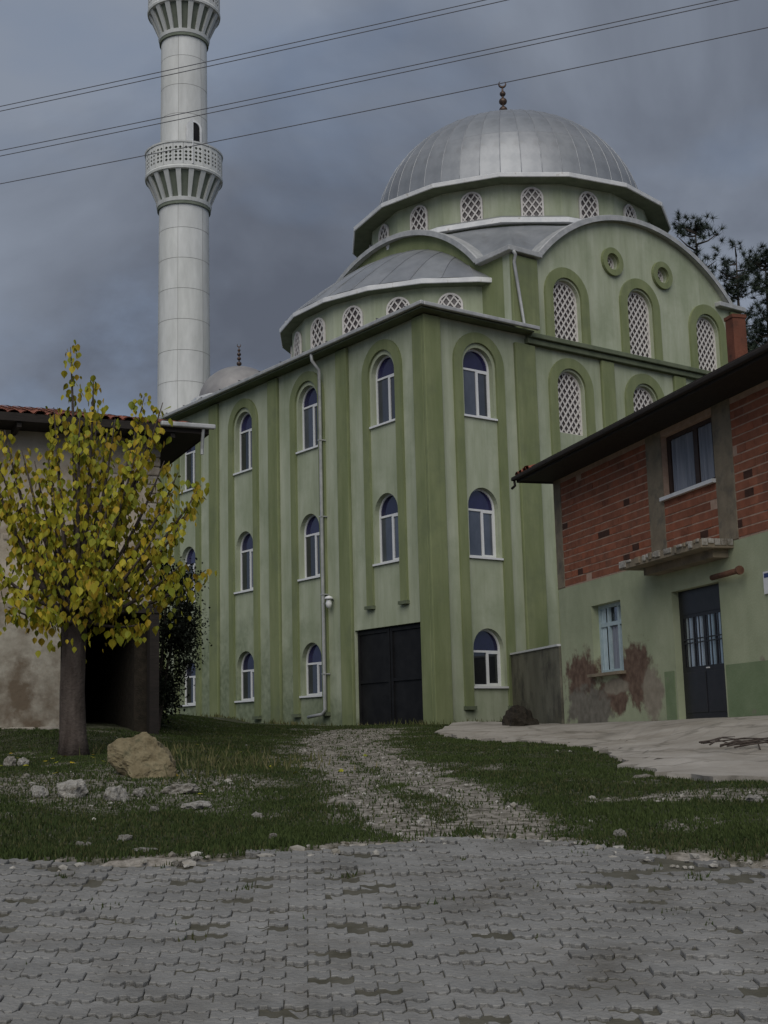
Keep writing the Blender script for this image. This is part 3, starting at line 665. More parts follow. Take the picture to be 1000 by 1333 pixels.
# ------- small dome at the far end of the wing
sdm = empty('small_dome', (2.7, 14.0, -BZ)); sdm.parent = mosque
bevel(MB().box(-1.75, 1.75, -1.75, 1.75, 12.9, 13.35).build('dome_base', MT['trimw'], sdm), .02)
MB().lathe([(1.6, 13.2), (1.6, 13.5)], 16).build('drum_wall', MT['plaster'], sdm)
MB().lathe([(1.72, 13.44), (1.74, 13.52), (1.6, 13.56)], 16).build('fascia', MT['trimw'], sdm)
darkz = mat('weathered_zinc', (.24, .23, .23), (.32, .31, .30), .55, 2, metal=.2, bump=.05)
MB().lathe([(1.45 * math.cos(R(e)), 13.54 + 1.3 * math.sin(R(e))) for e in range(0, 91, 6)], 28).build('dome_sheet', darkz, sdm, smooth=True)
finial('finial', sdm, (0, 0, 14.86), .62)
# ------- downpipes, lamp
p_ = MB().tube([(-EO, 4.68, 12.5), (-EO + .02, 4.68, 12.3), (-.16, 4.68, 12.05), (-.16, 4.68, 2.42), (-.2, 4.75, 2.3), (-.24, 5.4, 2.24)], .048, 10).build('downpipe', MT['gutter'], mosque, LZ, smooth=True)
for z in (3.4, 5.6, 7.8, 10): MB().box(-.215, -.004, 4.62, 4.74, z - .015 - BZ, z + .015 - BZ).build('pipe_clamp', MT['gutter'], mosque)
MB().tube([(VH - .1, -.26, A0 - .12), (VH - .02, -.26, A0 - .22), (VH - .0, -.17, A0 - .4), (VH + .27, -.17, 12.72), (VH + .3, -.25, 12.62)], .045, 10).build('downpipe', MT['gutter'], mosque, LZ, smooth=True)
lm = MB().tube([(-.002, 4.4, 5.42), (-.14, 4.4, 5.42)], .02, 6).build('wall_lamp', MT['wire'], mosque, LZ)
MB().lathe([(.0, 5.54), (.10, 5.50), (.13, 5.44), (.05, 5.43)], 12, -.16, 4.4).build('lamp_cap', MT['trimw'], lm, smooth=True)
MB().lathe([(.0, 5.18), (.07, 5.22), (.09, 5.32), (.06, 5.43)], 12, -.16, 4.4).build('lamp_globe', MT['trimw'], lm, smooth=True)

# ------------------------------------------------------------------ minaret
mpos = at_y(239.6, 450, 48.2)
mx_, my_ = mpos.x, mpos.y
mina = tag(empty('minaret', (mx_, my_, 2.0)), 'tall white concrete minaret with two fluted balconies behind the mosque', 'minaret')
def mr(z): return .985 - .0042 * (z - 14)      # shaft radius
NS = 6
MB().lathe([(mr(0) - .012, -.6), (mr(23) - .012, 20.8)], 36).build('shaft_core', MT['joint'], mina, smooth=True)
MB().lathe([(mr(24) - .03 - .012, 22.0), (mr(30) - .03 - .012, 27.5)], 36).build('shaft_core', MT['joint'], mina, smooth=True)
def ring_panels(z0, z1, sub=0, dz=1.2, skip=None):
    z = z0; i = 0
    while z < z1 - .01:
        zt = min(z + dz, z1); a_h = PI / NS
        P = [[((mr(q + 2) - sub) * math.cos(t), (mr(q + 2) - sub) * math.sin(t), q) for t in np.linspace(-a_h + .006, a_h - .006, 9)] for q in (z + .008, zt - .008)]
        m_ = MB().grid(P).mesh('cladding_panel', True); m_.materials.append(MT['minaret'])
        for j in range(NS): ob('cladding_panel', m_, None, mina, (0, 0, 0), (0, 0, 2 * PI * j / NS + R(-95) + a_h))
        z = zt; i += 1
def balcony(zb, r_s, scale=1.0):
    """corbelled balcony; zb = underside of the flare"""
    bal = empty('balcony', (0, 0, 0)); bal.parent = mina
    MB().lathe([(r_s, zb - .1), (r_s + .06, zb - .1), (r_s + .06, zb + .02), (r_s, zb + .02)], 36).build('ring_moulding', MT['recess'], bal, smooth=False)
    prof = lambda t: r_s + .02 + (.47) * (t ** 1.15)
    H = 1.15
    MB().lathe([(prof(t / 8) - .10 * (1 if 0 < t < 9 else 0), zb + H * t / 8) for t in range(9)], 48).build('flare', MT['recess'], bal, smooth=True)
    nr = 18
    for j in range(nr):
        b_ = MB(); wd = .55
        P = []
        for t in np.linspace(0, 1, 8):
            hw_ = (.055 + .05 * t); rr = prof(t)
            P.append([(rr - .13, -hw_ * .8, zb + H * t), (rr + .0, -hw_, zb + H * t), (rr + .0, hw_, zb + H * t), (rr - .13, hw_ * .8, zb + H * t)])
        b_.grid(P); b_.build('rib', MT['minaret'], bal, (0, 0, 0), (0, 0, 2 * PI * (j + .5) / nr))
    rt = prof(1)
    MB().lathe([(rt - .4, zb + H - .03), (rt + .03, zb + H - .03), (rt + .05, zb + H + .05), (rt + .02, zb + H + .12), (rt - .4, zb + H + .12)], 48).build('floor_slab', MT['minaret'], bal)
    MB().lathe([(prof(0), zb - .01), (prof(.12) + .015, zb + .02), (prof(.2) + .015, zb + .15), (prof(.1), zb + .18)], 48).build('lower_band', MT['minaret'], bal)
    # parapet of pierced panels
    npn = 24; rp = rt + .01; wp = 2 * rp * math.tan(PI / npn); hp = .86
    dots = []
    for zc in (.18, .33, .48, .66):
        for sx in (-1, 1):
            w_ = .062; dots.append([(sx * .08 - w_, zc), (sx * .08, zc - .066), (sx * .08 + w_, zc), (sx * .08, zc + .066)])
    pm = plate('parapet_panel', [(-wp / 2 + .008, 0), (wp / 2 - .008, 0), (wp / 2 - .008, hp), (-wp / 2 + .008, hp)], dots, .05); pm.materials.append(MT['minaret'])
    for j in range(npn):
        a = 2 * PI * j / npn; ob('parapet_panel', pm, None, bal, (rp * math.cos(a), rp * math.sin(a), zb + H + .13), (0, 0, a + PI / 2))
    MB().lathe([(rp - .09, zb + H + .99), (rp + .04, zb + H + .99), (rp + .05, zb + H + 1.05), (rp - .08, zb + H + 1.06)], 48).build('handrail', MT['minaret'], bal)
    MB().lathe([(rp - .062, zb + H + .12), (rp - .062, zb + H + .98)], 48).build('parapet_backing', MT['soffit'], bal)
    return bal
zb1 = at_y(240, 262, my_ - .9).z - 2.0
zb2 = at_y(244, 42, my_ - .9).z - 2.0
ring_panels(-.4, zb1)
ring_panels(zb1 + 1.2, zb2, .035)
balcony(zb1, mr(zb1)); balcony(zb2, mr(zb2) - .035)
ring_panels(zb2 + 1.2, zb2 + 4.8, .1)
MB().lathe([(mr(28) - .115, zb2 + 1.1), (mr(28) - .115, zb2 + 4.9)], 30).build('shaft_core', MT['joint'], mina)
MB().lathe([(.95, zb2 + 4.7), (1.02, zb2 + 4.8), (.9, zb2 + 5.0), (.05, zb2 + 8.6), (0, zb2 + 8.7)], 30).build('spire', darkz, mina, smooth=True)
finial('finial', mina, (0, 0, zb2 + 8.6), .9)
# doorway on to the lower balcony with its leaf standing open
ad = math.atan2(-1, .62)
zf = zb1 + 1.28; rs_ = mr(zb1 + 4) - .035
fm = plate('doorway', arch(0, .30, 0, 2.0), [arch(0, .23, -.01, 1.94)], .1)
d_ = ob('doorway', fm, MT['trimw'], mina, (math.cos(ad) * (rs_ + .09), math.sin(ad) * (rs_ + .09), zf), (0, 0, ad + PI / 2))
ob('door_void', plate('door_void', arch(0, .235, 0, 1.945), [], .02), MT['black'], d_, (0, .05, 0))
MB().box(-.29, -.26, -.5, 0, .02, 1.85).build('door_leaf', MT['trimw'], d_)

# ------------------------------------------------------------------ right-hand brick house
PH = R(16.5); HC = Vector((3.794, 29.0, 1.75)); hd = Vector((math.sin(PH), -math.cos(PH), 0))
# local frame: x along the facade towards the street (s), y away from the viewer (into the house), z up
house = empty('brick_house', HC, math.atan2(hd.y, hd.x))
tag(house, 'two storey house of bare red brick above pale green plaster with dark wide eaves', 'house')
HB = 1.75; SL = 11.0; DEP = 7.5
hz = lambda z: z - HB
# x axis = hd; y axis = rotate +90 = (-hd.y, hd.x) = (.959,.284): away from viewer. good
gpm = mat('green_plaster_patched', (.32, .355, .23), (.42, .45, .305), .93, 1.4, stretch=(1, 1, .5), bump=.25, bscale=26, c3=(.29, .32, .21), s3=1.3, p3=(.5, .75))
add_patches(gpm, [(1.0, 1.0, .85, .5), (3.4, .95, .7, .6), (2.4, .55, .9, .3)], (.10, .062, .045), .55, 2.7, (.19, .13, .095))
add_patches(gpm, [(1.2, .3, 1.0, .5)], (.14, .13, .105), .6, 2.6, (.22, .2, .165))
add_patches(gpm, [(4.1, .5, .4, .55), (2.6, .75, .5, .16), (7.9, .7, .12, .25)], (.24, .21, .16), .5, 3.0, (.32, .28, .22))
ground_wall = plate('ground_floor_wall', [(0, -.6), (SL, -.6), (SL, 2.98), (0, 2.98)], [[(1.62, 1.05), (2.97, 1.05), (2.97, 2.45), (1.62, 2.45)], [(5.05, .05), (6.72, .05), (6.72, 2.36), (5.05, 2.36)]], .3)
ob('plaster_wall', ground_wall, gpm, house)
dado = mat('dark_green_dado', (.16, .215, .115), (.22, .275, .16), .9, 2, bump=.25, bscale=26, c3=(.21, .21, .15), s3=3, p3=(.6, .7))
MB().box(6.78, SL, -.012, -.002, -.5, .93).box(4.62, 4.99, -.012, -.002, -.5, .93).build('dado', dado, house)
ob('upper_wall', plate('upper_wall', [(0, 2.983), (SL, 2.983), (SL, 5.5), (0, 5.5)], [[(5.0, 4.13), (6.86, 4.13), (6.86, 5.28), (5.0, 5.28)]], .28), MT['mortar'], house, (0, .003, 0))
MB().box(.0, .3, .3, DEP, -.6, 5.5).box(SL - .3, SL, .3, DEP, -.6, 5.5).box(.3, SL - .3, DEP - .3, DEP, -.6, 5.5).build('plain_wall', MT['column'], house)
for a, e in ((0, .38), (4.40, 5.0), (6.86, 7.46), (SL - .4, SL)):
    bevel(MB().box(a, e, -.012, .019, 2.99, 5.5).build('column', MT['column'], house), .012)
# bricks
BH, BLn = .155, .27
bm_ = MB().box(0, BLn - .005, -.004, .03, 0, BH - .026).mesh('brick'); bm_.materials.append(MT['brick'])
bd_ = MB().box(0, BLn - .005, -.002, .03, 0, BH - .026).mesh('brick'); bd_.materials.append(MT['brickdark'])
lst = []
def course(x0, x1, z0, z1):
    z = z0; r_ = 0
    while z + .06 < z1:
        h_ = min(BH, z1 - z); x = x0 - (BLn / 2 if r_ % 2 else 0)
        while x < x1 - .03:
            a = max(x, x0); e = min(x + BLn, x1)
            if e - a > .04: lst.append((a, z, (e - a) / BLn, h_ / BH))
            x += BLn
        z += BH; r_ += 1
course(.385, 4.395, 3.0, 5.3); course(5.005, 6.855, 3.0, 4.11); course(7.465, SL - .41, 3.0, 5.3)
lst.sort(key=lambda t: (0 if t[0] < 9.2 else 1, -t[0] if t[0] > 4.5 else 100 + t[1]))
part, rest = lst[:300], lst[300:]
for a, z, sx, sz in part:
    dk = random.random() < .045  # a few dark bricks drawn in place of shadowed recesses
    ob('brick', bd_ if dk else bm_, None, house, (a + .002, random.gauss(0, .003), z + .013), (0, 0, 0), (sx, 1, sz))
b_ = MB(); rn = []
for a, z, sx, sz in rest:
    b_.box(a + .002, a + .002 + (BLn - .005) * sx, -.004 + random.gauss(0, .003), .03, z + .013, z + .013 + (BH - .026) * sz); rn += [random.random()] * 8
m_ = b_.mesh('brickwork'); q = m_.attributes.new('rnd', 'FLOAT', 'POINT'); q.data.foreach_set('value', np.array(rn, np.float32))
tag(ob('brickwork', m_, MT['brick'], house), kind='stuff')
# upper window with brown frame and curtain
w = bevel(ob('window', plate('window', [(5.0, 4.13), (6.86, 4.13), (6.86, 5.28), (5.0, 5.28)], [[(5.12, 4.2), (5.98, 4.2), (5.98, 5.2), (5.12, 5.2)], [(6.12, 4.2), (6.76, 4.2), (6.76, 5.2), (6.12, 5.2)]], .07), MT['brownframe'], house, (0, .12, 0)), .006)
MB().box(5.13, 5.97, .165, .175, 4.21, 5.19).build('pane', MT['clear'], w); MB().box(6.13, 6.75, .165, .175, 4.21, 5.19).build('pane', MT['clear'], w)
def curtain(x0, x1, z0, z1, y, mt, parent, amp=.02, nf=9):
    P = []
    for i in range(nf * 6 + 1):
        t = i / (nf * 6); x = x0 + (x1 - x0) * t; yy = y + amp * math.sin(t * nf * 2 * PI) + amp * .5 * math.sin(t * nf * 4.7)
        P.append([(x, yy, z0), (x, yy, z1)])
    return MB().grid(P).build('curtain', mt, parent, smooth=True)
for o_ in w.children: o_.location.y -= .12
curtain(5.15, 5.95, 4.21, 5.19, .02, MT['curtainb'], w, .012); curtain(6.14, 6.6, 4.21, 5.19, .02, MT['curtainb'], w, .012, 6)
for o_ in w.children:
    if o_.name.startswith('pane'): o_.location.y = -.075
MB().box(4.98, 6.88, -.09, .1, 4.06, 4.126).build('sill', MT['pvc'], house)
# ground-floor window, pale blue
w = ob('window', plate('window', [(1.62, 1.05), (2.97, 1.05), (2.97, 2.45), (1.62, 2.45)],
       [[(1.70, 1.12), (2.02, 1.12), (2.02, 2.0), (1.70, 2.0)], [(2.10, 1.12), (2.48, 1.12), (2.48, 2.0), (2.10, 2.0)], [(2.56, 1.12), (2.89, 1.12), (2.89, 2.0), (2.56, 2.0)],
        [(1.70, 2.08), (2.02, 2.08), (2.02, 2.38), (1.70, 2.38)], [(2.10, 2.08), (2.48, 2.08), (2.48, 2.38), (2.10, 2.38)], [(2.56, 2.08), (2.89, 2.08), (2.89, 2.38), (2.56, 2.38)]], .06), MT['bluewood'], house, (0, .16, 0))
for x0, x1 in ((1.70, 2.02), (2.10, 2.48), (2.56, 2.89)):
    for z0, z1 in ((1.12, 2.0), (2.08, 2.38)): MB().box(x0 - .004, x1 + .004, .065, .07, z0 - .004, z1 + .004).build('pane', MT['clear'], w)
curtain(1.68, 1.9, 1.1, 2.38, .03, MT['bluewood'], w, .012, 3); curtain(2.14, 2.86, 1.1, 2.05, .045, MT['curtainb'], w, .012, 7)
MB().box(1.52, 3.06, -.13, .15, .985, 1.046).build('sill', MT['column'], house)
# door
d_ = ob('door', plate('door', [(5.05, .05), (6.72, .05), (6.72, 2.36), (5.05, 2.36)],
       [[(5.16, .98), (5.50, .98), (5.50, 1.86), (5.16, 1.86)], [(5.54, .98), (5.86, .98), (5.86, 1.86), (5.54, 1.86)], [(5.94, .98), (6.25, .98), (6.25, 1.86), (5.94, 1.86)], [(6.29, .98), (6.62, .98), (6.62, 1.86), (6.29, 1.86)]], .06), MT['doorblack'], house, (0, .14, 0))
for x0, x1 in ((5.16, 5.50), (5.54, 5.86), (5.94, 6.25), (6.29, 6.62)):
    MB().box(x0 - .003, x1 + .003, .065, .07, .977, 1.863).build('pane', MT['clear'], d_)
    for k_ in (1, 2): xx = x0 + (x1 - x0) * k_ / 3; MB().bar((xx, -.012, .98), (xx, -.012, 1.86), .016, .016, (0, 1, 0)).build('door_bar', MT['doorblack'], d_)
    MB().bar((x0, -.014, 1.40), (x1, -.014, 1.40), .016, .02).bar((x0, -.014, 1.47), (x1, -.014, 1.47), .016, .02).build('door_bar', MT['doorblack'], d_)
curtain(5.2, 5.46, .98, 1.86, .045, MT['curtain'], d_, .01, 3); curtain(5.58, 5.84, .98, 1.86, .045, MT['curtain'], d_, .01, 3); curtain(5.97, 6.22, .98, 1.86, .045, MT['bluewood'], d_, .01, 3); curtain(6.3, 6.58, .98, 1.86, .045, MT['bluewood'], d_, .01, 3)
for o_ in d_.children:
    if o_.name.startswith('pane'): o_.location.y = -.05
for x0, x1 in ((5.16, 5.86), (5.94, 6.62)): bevel(MB().box(x0, x1, -.012, .0, .16, .88).build('door_panel', MT['doorblack'], d_), .006)
MB().box(5.08, 6.69, -.012, .0, 1.92, 2.33).build('transom_panel', MT['doorblack'], d_)
MB().tube([(5.99, -.06, .93), (6.08, -.06, .93)], .012, 6).tube([(6.0, -.002, .93), (6.0, -.06, .93)], .01, 6).build('door_handle', MT['trimw'], d_)
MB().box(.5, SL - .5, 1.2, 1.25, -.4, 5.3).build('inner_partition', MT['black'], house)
# balcony slab, crumbling edge
b_ = bmesh.new(); 
sl = MB().box(4.25, 7.28, -.62, -.003, 2.86, 3.0).mesh('balcony_slab')
o = ob('balcony_slab', sl, MT['column'], house)
x = 4.27
while x < 7.2:
    wd = random.uniform(.05, .26); hh = random.uniform(.03, .12)
    if random.random() < .8: bevel(MB().box(x, min(x + wd, 7.27), -.635 - random.uniform(0, .02), -.6, 2.995 - hh, 3.004 + random.uniform(0, .018)).build('edge_chip', MT['rock'] if random.random() < .6 else MT['column'], o), .012)
    x += wd + random.uniform(.004, .06)
for i in range(5): 
    y = -.6 + i * .12; MB().box(7.275, 7.30, y, y + .1, 2.9 + random.uniform(0, .04), 3.012).build('edge_chip', MT['rock'], o)
MB().box(4.6, 7.1, -.30, -.003, 2.72, 2.858).build('balcony_beam', MT['column'], house)
MB().tube([(6.72, -.12, 2.42), (7.66, -.16, 2.43)], .05, 10).build('flue_pipe', MT['rust'], house, smooth=True)
MB().tube([(7.64, -.16, 2.43), (7.69, -.16, 2.43)], .075, 12).build('flue_collar', MT['rust'], house)
np_ = MB().box(8.14, 8.5, -.03, -.003, 1.98, 2.34).build('number_plate', MT['pvc'], house)
MB().box(8.17, 8.47, -.034, -.031, 2.24, 2.31).build('plate_band', mat('blue_enamel', (.03, .05, .16), None, .4, 3, bump=0), np_)
# eaves and roof
EV, EZ = .82, 5.40; XL = -.06; XR = SL + .6
rp_ = math.tan(R(17)); RY = DEP / 2
ob('soffit', MB().box(XL, XR, -EV, DEP + EV, EZ, EZ + .03).mesh('soffit'), MT['wood'], house)
bevel(MB().box(XL - .02, XR, -EV - .03, -EV + .005, EZ - .03, EZ + .17).box(XL - .03, XL, -EV, DEP + EV, EZ - .03, EZ + .13).build('fascia', MT['wood'], house), .008)
zr_ = EZ + .13 + (RY + EV) * rp_
b_ = MB().add([(XL, -EV, EZ + .13), (XR, -EV, EZ + .13), (XR, RY, zr_), (XL + 3.6, RY, zr_), (XL, DEP + EV, EZ + .13), (XR, DEP + EV, EZ + .13)], [(0, 1, 2, 3), (0, 3, 4), (4, 3, 2, 5)])
roofh = b_.build('roof', MT['tile'], house)
tm = MB(); P = []
for i in range(9):
    t = PI * i / 8; P.append([(.10 * math.cos(t), 0, .055 * math.sin(t)), (.10 * math.cos(t), .4, .055 * math.sin(t) + .4 * rp_ * .9)])
tm.grid(P); P2 = [[(p.x if hasattr(p, 'x') else p[0] * .84, p[1], p[2] - .012) for p in row] for row in P]; tm.grid([r_[::-1] for r_ in P2])
tilem = tm.mesh('roof_tile', True); tilem.materials.append(MT['tile'])
for i in range(52):
    x = XL + .1 + i * .222
    if x < XR: ob('roof_tile', tilem, None, roofh, (x, -EV - (.08 if i < 4 else -.03) + random.gauss(0, .012), EZ + (.135 if i < 4 else .10) + random.gauss(0, .006)), (0, 0, random.gauss(0, .03)))
for i in range(30):
    y = -EV + .1 + i * .222
    if y < DEP: ob('roof_tile', tilem, None, roofh, (XL - .07, y, EZ + .135), (0, 0, -PI / 2 + random.gauss(0, .03)))
b_ = MB()      # further tile rows
for r_ in range(1, 13):
    for i in range(52):
        x = XL + .1 + i * .222; y = -EV - .05 + r_ * .33
        if x < XR - .1 and y < RY and x > XL + (y + EV) * .86: b_.add([(p[0] * 1 + x, p[1] + y, p[2] + EZ + .135 + (y + EV) * rp_) for row in P for p in row], [(2 * k_, 2 * k_ + 1, 2 * k_ + 3, 2 * k_ + 2) for k_ in range(8)])
tag(ob('tile_field', b_.mesh('tile_field', True), MT['tile'], roofh), kind='stuff')
gutter([(XL - .1, -EV - .08, EZ + .06), (XR, -EV - .08, EZ + .06)], 'gutter', 'wood', house, .1, .09, (0, 0, 0))
MB().tube([(XL - .02, -EV - .08, EZ + .03), (XL + .02, -EV - .08, EZ - .1), (XL - .12, -EV - .1, EZ - .14)], .03, 8).build('gutter_spout', MT['wood'], house, smooth=True)
cb = MB().box(-.2, .2, -.2, .2, -.6, 1.2)
chp = at_y(959, 440, 25.5)
lc = house.matrix_basis.inverted() @ chp
chm = bevel(MB().box(lc.x - .145, lc.x + .145, lc.y - .145, lc.y + .145, EZ + .2, lc.z + .38).build('chimney', MT['chimney'], house), .01)
MB().box(lc.x - .16, lc.x + .16, lc.y - .16, lc.y + .16, lc.z + .381, lc.z + .45).build('chimney_cap', MT['chimney'], chm)
# retaining wall from house corner back to the mosque
A_ = Vector((3.86, 29.1, 0)); B_ = Vector((3.30, 34.45, 0)); n_ = Vector((-(B_ - A_).y, (B_ - A_).x, 0)).normalized() * -.12
rw = empty('retaining_wall', (A_ + B_) / 2 + Vector((0, 0, 1.7))); tag(rw, 'low stained concrete wall with white coping between mosque and brick house', 'wall')
off = Vector(rw.location)
b_ = MB(); a0_, b0_ = A_ - off, B_ - off
b_.bar((a0_.x, a0_.y, .7), (b0_.x, b0_.y, .85), .22, 2.2).build('wall_body', MT['retain'], rw)
MB().bar((a0_.x, a0_.y, 1.825), (b0_.x, b0_.y, 1.975), .28, .045).build('coping', MT['pvc'], rw)

nt = MT['concrete'].node_tree; N = nt.nodes; L = nt.links; b = N['Principled BSDF']; base = b.inputs['Base Color'].links[0].from_socket
gp = N.new('ShaderNodeNewGeometry'); wn_ = N.new('ShaderNodeTexNoise'); wn_.inputs['Scale'].default_value = 2.2; wn_.inputs['Detail'].default_value = 6; L.new(gp.outputs['Position'], wn_.inputs['Vector'])
va = N.new('ShaderNodeVectorMath'); va.operation = 'MULTIPLY_ADD'; L.new(wn_.outputs['Color'], va.inputs[0]); va.inputs[1].default_value = (.7, .7, 0); L.new(gp.outputs['Position'], va.inputs[2])
vo = N.new('ShaderNodeTexVoronoi'); vo.feature = 'DISTANCE_TO_EDGE'; vo.inputs['Scale'].default_value = .42; L.new(va.outputs[0], vo.inputs['Vector'])
mr_ = N.new('ShaderNodeMapRange'); L.new(vo.outputs['Distance'], mr_.inputs[0]); mr_.inputs[1].default_value = .006; mr_.inputs[2].default_value = .03; mr_.inputs[3].default_value = .38; mr_.inputs[4].default_value = 0
mc = N.new('ShaderNodeMix'); mc.data_type = 'RGBA'; L.new(mr_.outputs[0], mc.inputs[0]); L.new(base, mc.inputs[6]); mc.inputs[7].default_value = (.05, .045, .03, 1); L.new(mc.outputs[2], b.inputs['Base Color'])
# ------------------------------------------------------------------ concrete apron before the house
def tz(x, y): return float(terr(x, y))
front = [(.95, 26.6), (1.05, 25.2), (1.27, 24.0), (1.75, 22.6), (2.24, 21.5), (2.75, 20.4), (2.98, 19.3), (2.85, 17.6), (2.86, 16.6), (2.62, 15.2), (2.74, 13.8), (2.66, 13.0), (2.92, 12.1), (3.4, 12.3), (4.2, 12.0), (6.0, 11.6), (7.5, 11.2)]
back = [(1.5, 32.0), (2.2, 31.6), (3.0, 31.0), (3.7, 29.4), (3.95, 28.4), (4.25, 27.4), (4.55, 26.4), (4.85, 25.4), (5.1, 24.5), (5.4, 23.5), (5.7, 22.5), (5.95, 21.6), (6.2, 20.7), (6.5, 19.8), (6.8, 18.8), (7.3, 17), (8.2, 15)]
fi = np.array(front); ba = np.array(back); NF = 100
def resamp(P, n):
    d = np.r_[0, np.cumsum(np.hypot(*np.diff(P, axis=0).T))]; t = np.linspace(0, d[-1], n); return np.stack([np.interp(t, d, P[:, 0]), np.interp(t, d, P[:, 1])], 1)
fi = resamp(fi, NF); ba = resamp(ba, NF)
jit = np.array([.09 * math.sin(i * 1.7) + .07 * math.sin(i * 3.9 + 1) + random.gauss(0, .03) for i in range(NF)])
P = []
for i in range(NF):
    row = []
    f_ = fi[i] + np.array([-.8, -.4]) * jit[i]
    row.append((f_[0], f_[1], tz(*f_) - .15))
    for t in np.linspace(0, 1, 14):
        p = f_ * (1 - t) + ba[i] * t; zf_ = tz(*p) + .05; zb_ = 1.80
        w_ = ss(.35, 1.0, t); row.append((p[0], p[1], float(zf_ * (1 - w_) + max(zb_, zf_ + .02) * w_) + .012 * math.sin(p[0] * 4 + p[1] * 2.2)))
    P.append(row)
ap = MB().grid(P).build('concrete_apron', MT['concrete'], None, smooth=False)
tag(ap, 'cracked pale concrete apron before the brick house', kind='structure')

# ------------------------------------------------------------------ left-hand old house
LA = R(24); lc_ = Vector((-4.15, 24.0, 1.9)); ldir = Vector((-math.cos(LA), -math.sin(LA), 0))
# local frame: x along facade to the left is negative; use rotation LA so +x points right/back
old = empty('old_house', lc_, LA); tag(old, 'old beige plastered stone house with tiled roof and deep dark eaves beside the tree', 'house')
OZ = lambda z: z - 1.9
ob('upper_wall', plate('upper_wall', [(-9, 2.2), (0, 2.2), (0, 5.28), (-9, 5.28)], [], .35), MT['stucco'], old)
ob('lower_wall', plate('lower_wall', [(-9, -.6), (-1.75, -.6), (-1.75, 2.197), (-9, 2.197)], [], .4), MT['whitewash'], old, (0, -.02, 0))
MB().box(-.35, 0, .35, 6, 2.2, 5.28).build('side_wall', MT['stucco'], old)
MB().box(-.35, -.002, .37, 6, -.6, 2.197).build('bay_side_wall', MT['soil'], old)  # bay wall coloured near black to imitate the shade inside
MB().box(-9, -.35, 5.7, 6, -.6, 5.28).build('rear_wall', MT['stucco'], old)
MB().box(-1.75, -.36, 5.5, 5.6, -.6, 2.2).build('bay_back_wall', MT['soil'], old)  # bay made deep for darkness, back wall colour carries painted shade
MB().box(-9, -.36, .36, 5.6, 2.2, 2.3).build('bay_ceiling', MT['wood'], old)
MB().box(-1.9, -1.751, .4, 5.5, -.6, 2.197).build('bay_side_wall', MT['soil'], old)  # same near-black shade colour on the other side
MB().box(-1.75, 0, -.03, .34, 2.05, 2.196).build('lintel', MT['wood'], old)
MB().box(-.16, .012, -.012, .2, -.6, 2.045).build('bay_post', MT['wood'], old)
for i in range(18):      # quoins
    z = 2.22 + i * .17; ln = random.choice((.22, .32, .4)); 
    bevel(MB().box(-ln, .02, -.03 - random.uniform(0, .015), .25, z, z + .15).build('quoin', MT['stone'], old), .02)
for i in range(34):      # stones showing through the plaster
    x = random.uniform(-3.2, -.5); z = random.uniform(2.4, 4.6)
    if abs(z - 3.6) + abs(x + 1.2) * .5 > 1.3: continue
    bevel(MB().box(x, x + random.uniform(.2, .4), -.02, .05, z, z + random.uniform(.1, .18)).build('stone', MT['stone'], old), .03)
OE = .72
MB().box(-9.5, OE, -OE, 6.6, 5.28, 5.31).build('soffit', MT['wood'], old)
bevel(MB().box(-9.5, OE + .02, -OE - .03, -OE, 5.27, 5.42).box(OE, OE + .03, -OE, 6.6, 5.27, 5.42).build('fascia', MT['wood'], old), .008)
for i in range(14):
    x = -8.8 + i * .68; MB().box(x, x + .08, -OE + .02, -.005, 5.18, 5.278).build('rafter', MT['wood'], old)
rl = MB().add([(-9.5, -OE, 5.43), (OE, -OE, 5.43), (OE - 3.4, 2.9, 5.43 + 3.6 * .28), (-9.5, 2.9, 5.43 + 3.6 * .28), (OE, 6.6, 5.43)], [(0, 1, 2, 3), (1, 4, 2), (3, 2, 4)]).build('roof', MT['tile'], old)
for i in range(46):
    x = -9.4 + i * .222
    if x < OE: ob('roof_tile', tilem, None, rl, (x, -OE - .03 + random.gauss(0, .015), 5.42 + random.gauss(0, .008)), (0, 0, random.gauss(0, .04)))
b_ = MB()
for r_ in range(1, 9):
    for i in range(46):
        x = -9.4 + i * .222; y = -OE - .06 + r_ * .33
        if x < OE - (y + OE) * .9: b_.add([(p[0] + x, p[1] + y, p[2] + 5.43 + (y + OE) * .28) for row in [[(.10 * math.cos(PI * i2 / 8), q2, .055 * math.sin(PI * i2 / 8) + q2 * .25) for q2 in (0, .4)] for i2 in range(9)] for p in row], [(2 * k_, 2 * k_ + 1, 2 * k_ + 3, 2 * k_ + 2) for k_ in range(8)])
tag(ob('tile_field', b_.mesh('tile_field', True), MT['tile'], rl), kind='stuff')
gutter([(OE - .9, -OE - .1, 5.40), (OE + .12, -OE - .1, 5.40)], 'gutter', 'gutter', old, .1, .09, (0, 0, 0))
MB().tube([(OE - .1, -OE - .08, 5.36), (OE - .1, -OE + .02, 5.0), (OE - .1, -OE + .02, 4.9)], .03, 6).build('hanging_spout', MT['gutter'], old)
for i in range(8):      # rough footing stones along the wall
    x = -6.5 + i * .62; bevel(MB().box(x, x + .58, -.42, -.025, -.45, .05 + random.uniform(-.06, .06)).build('footing_stone', MT['stone'], old), .05)

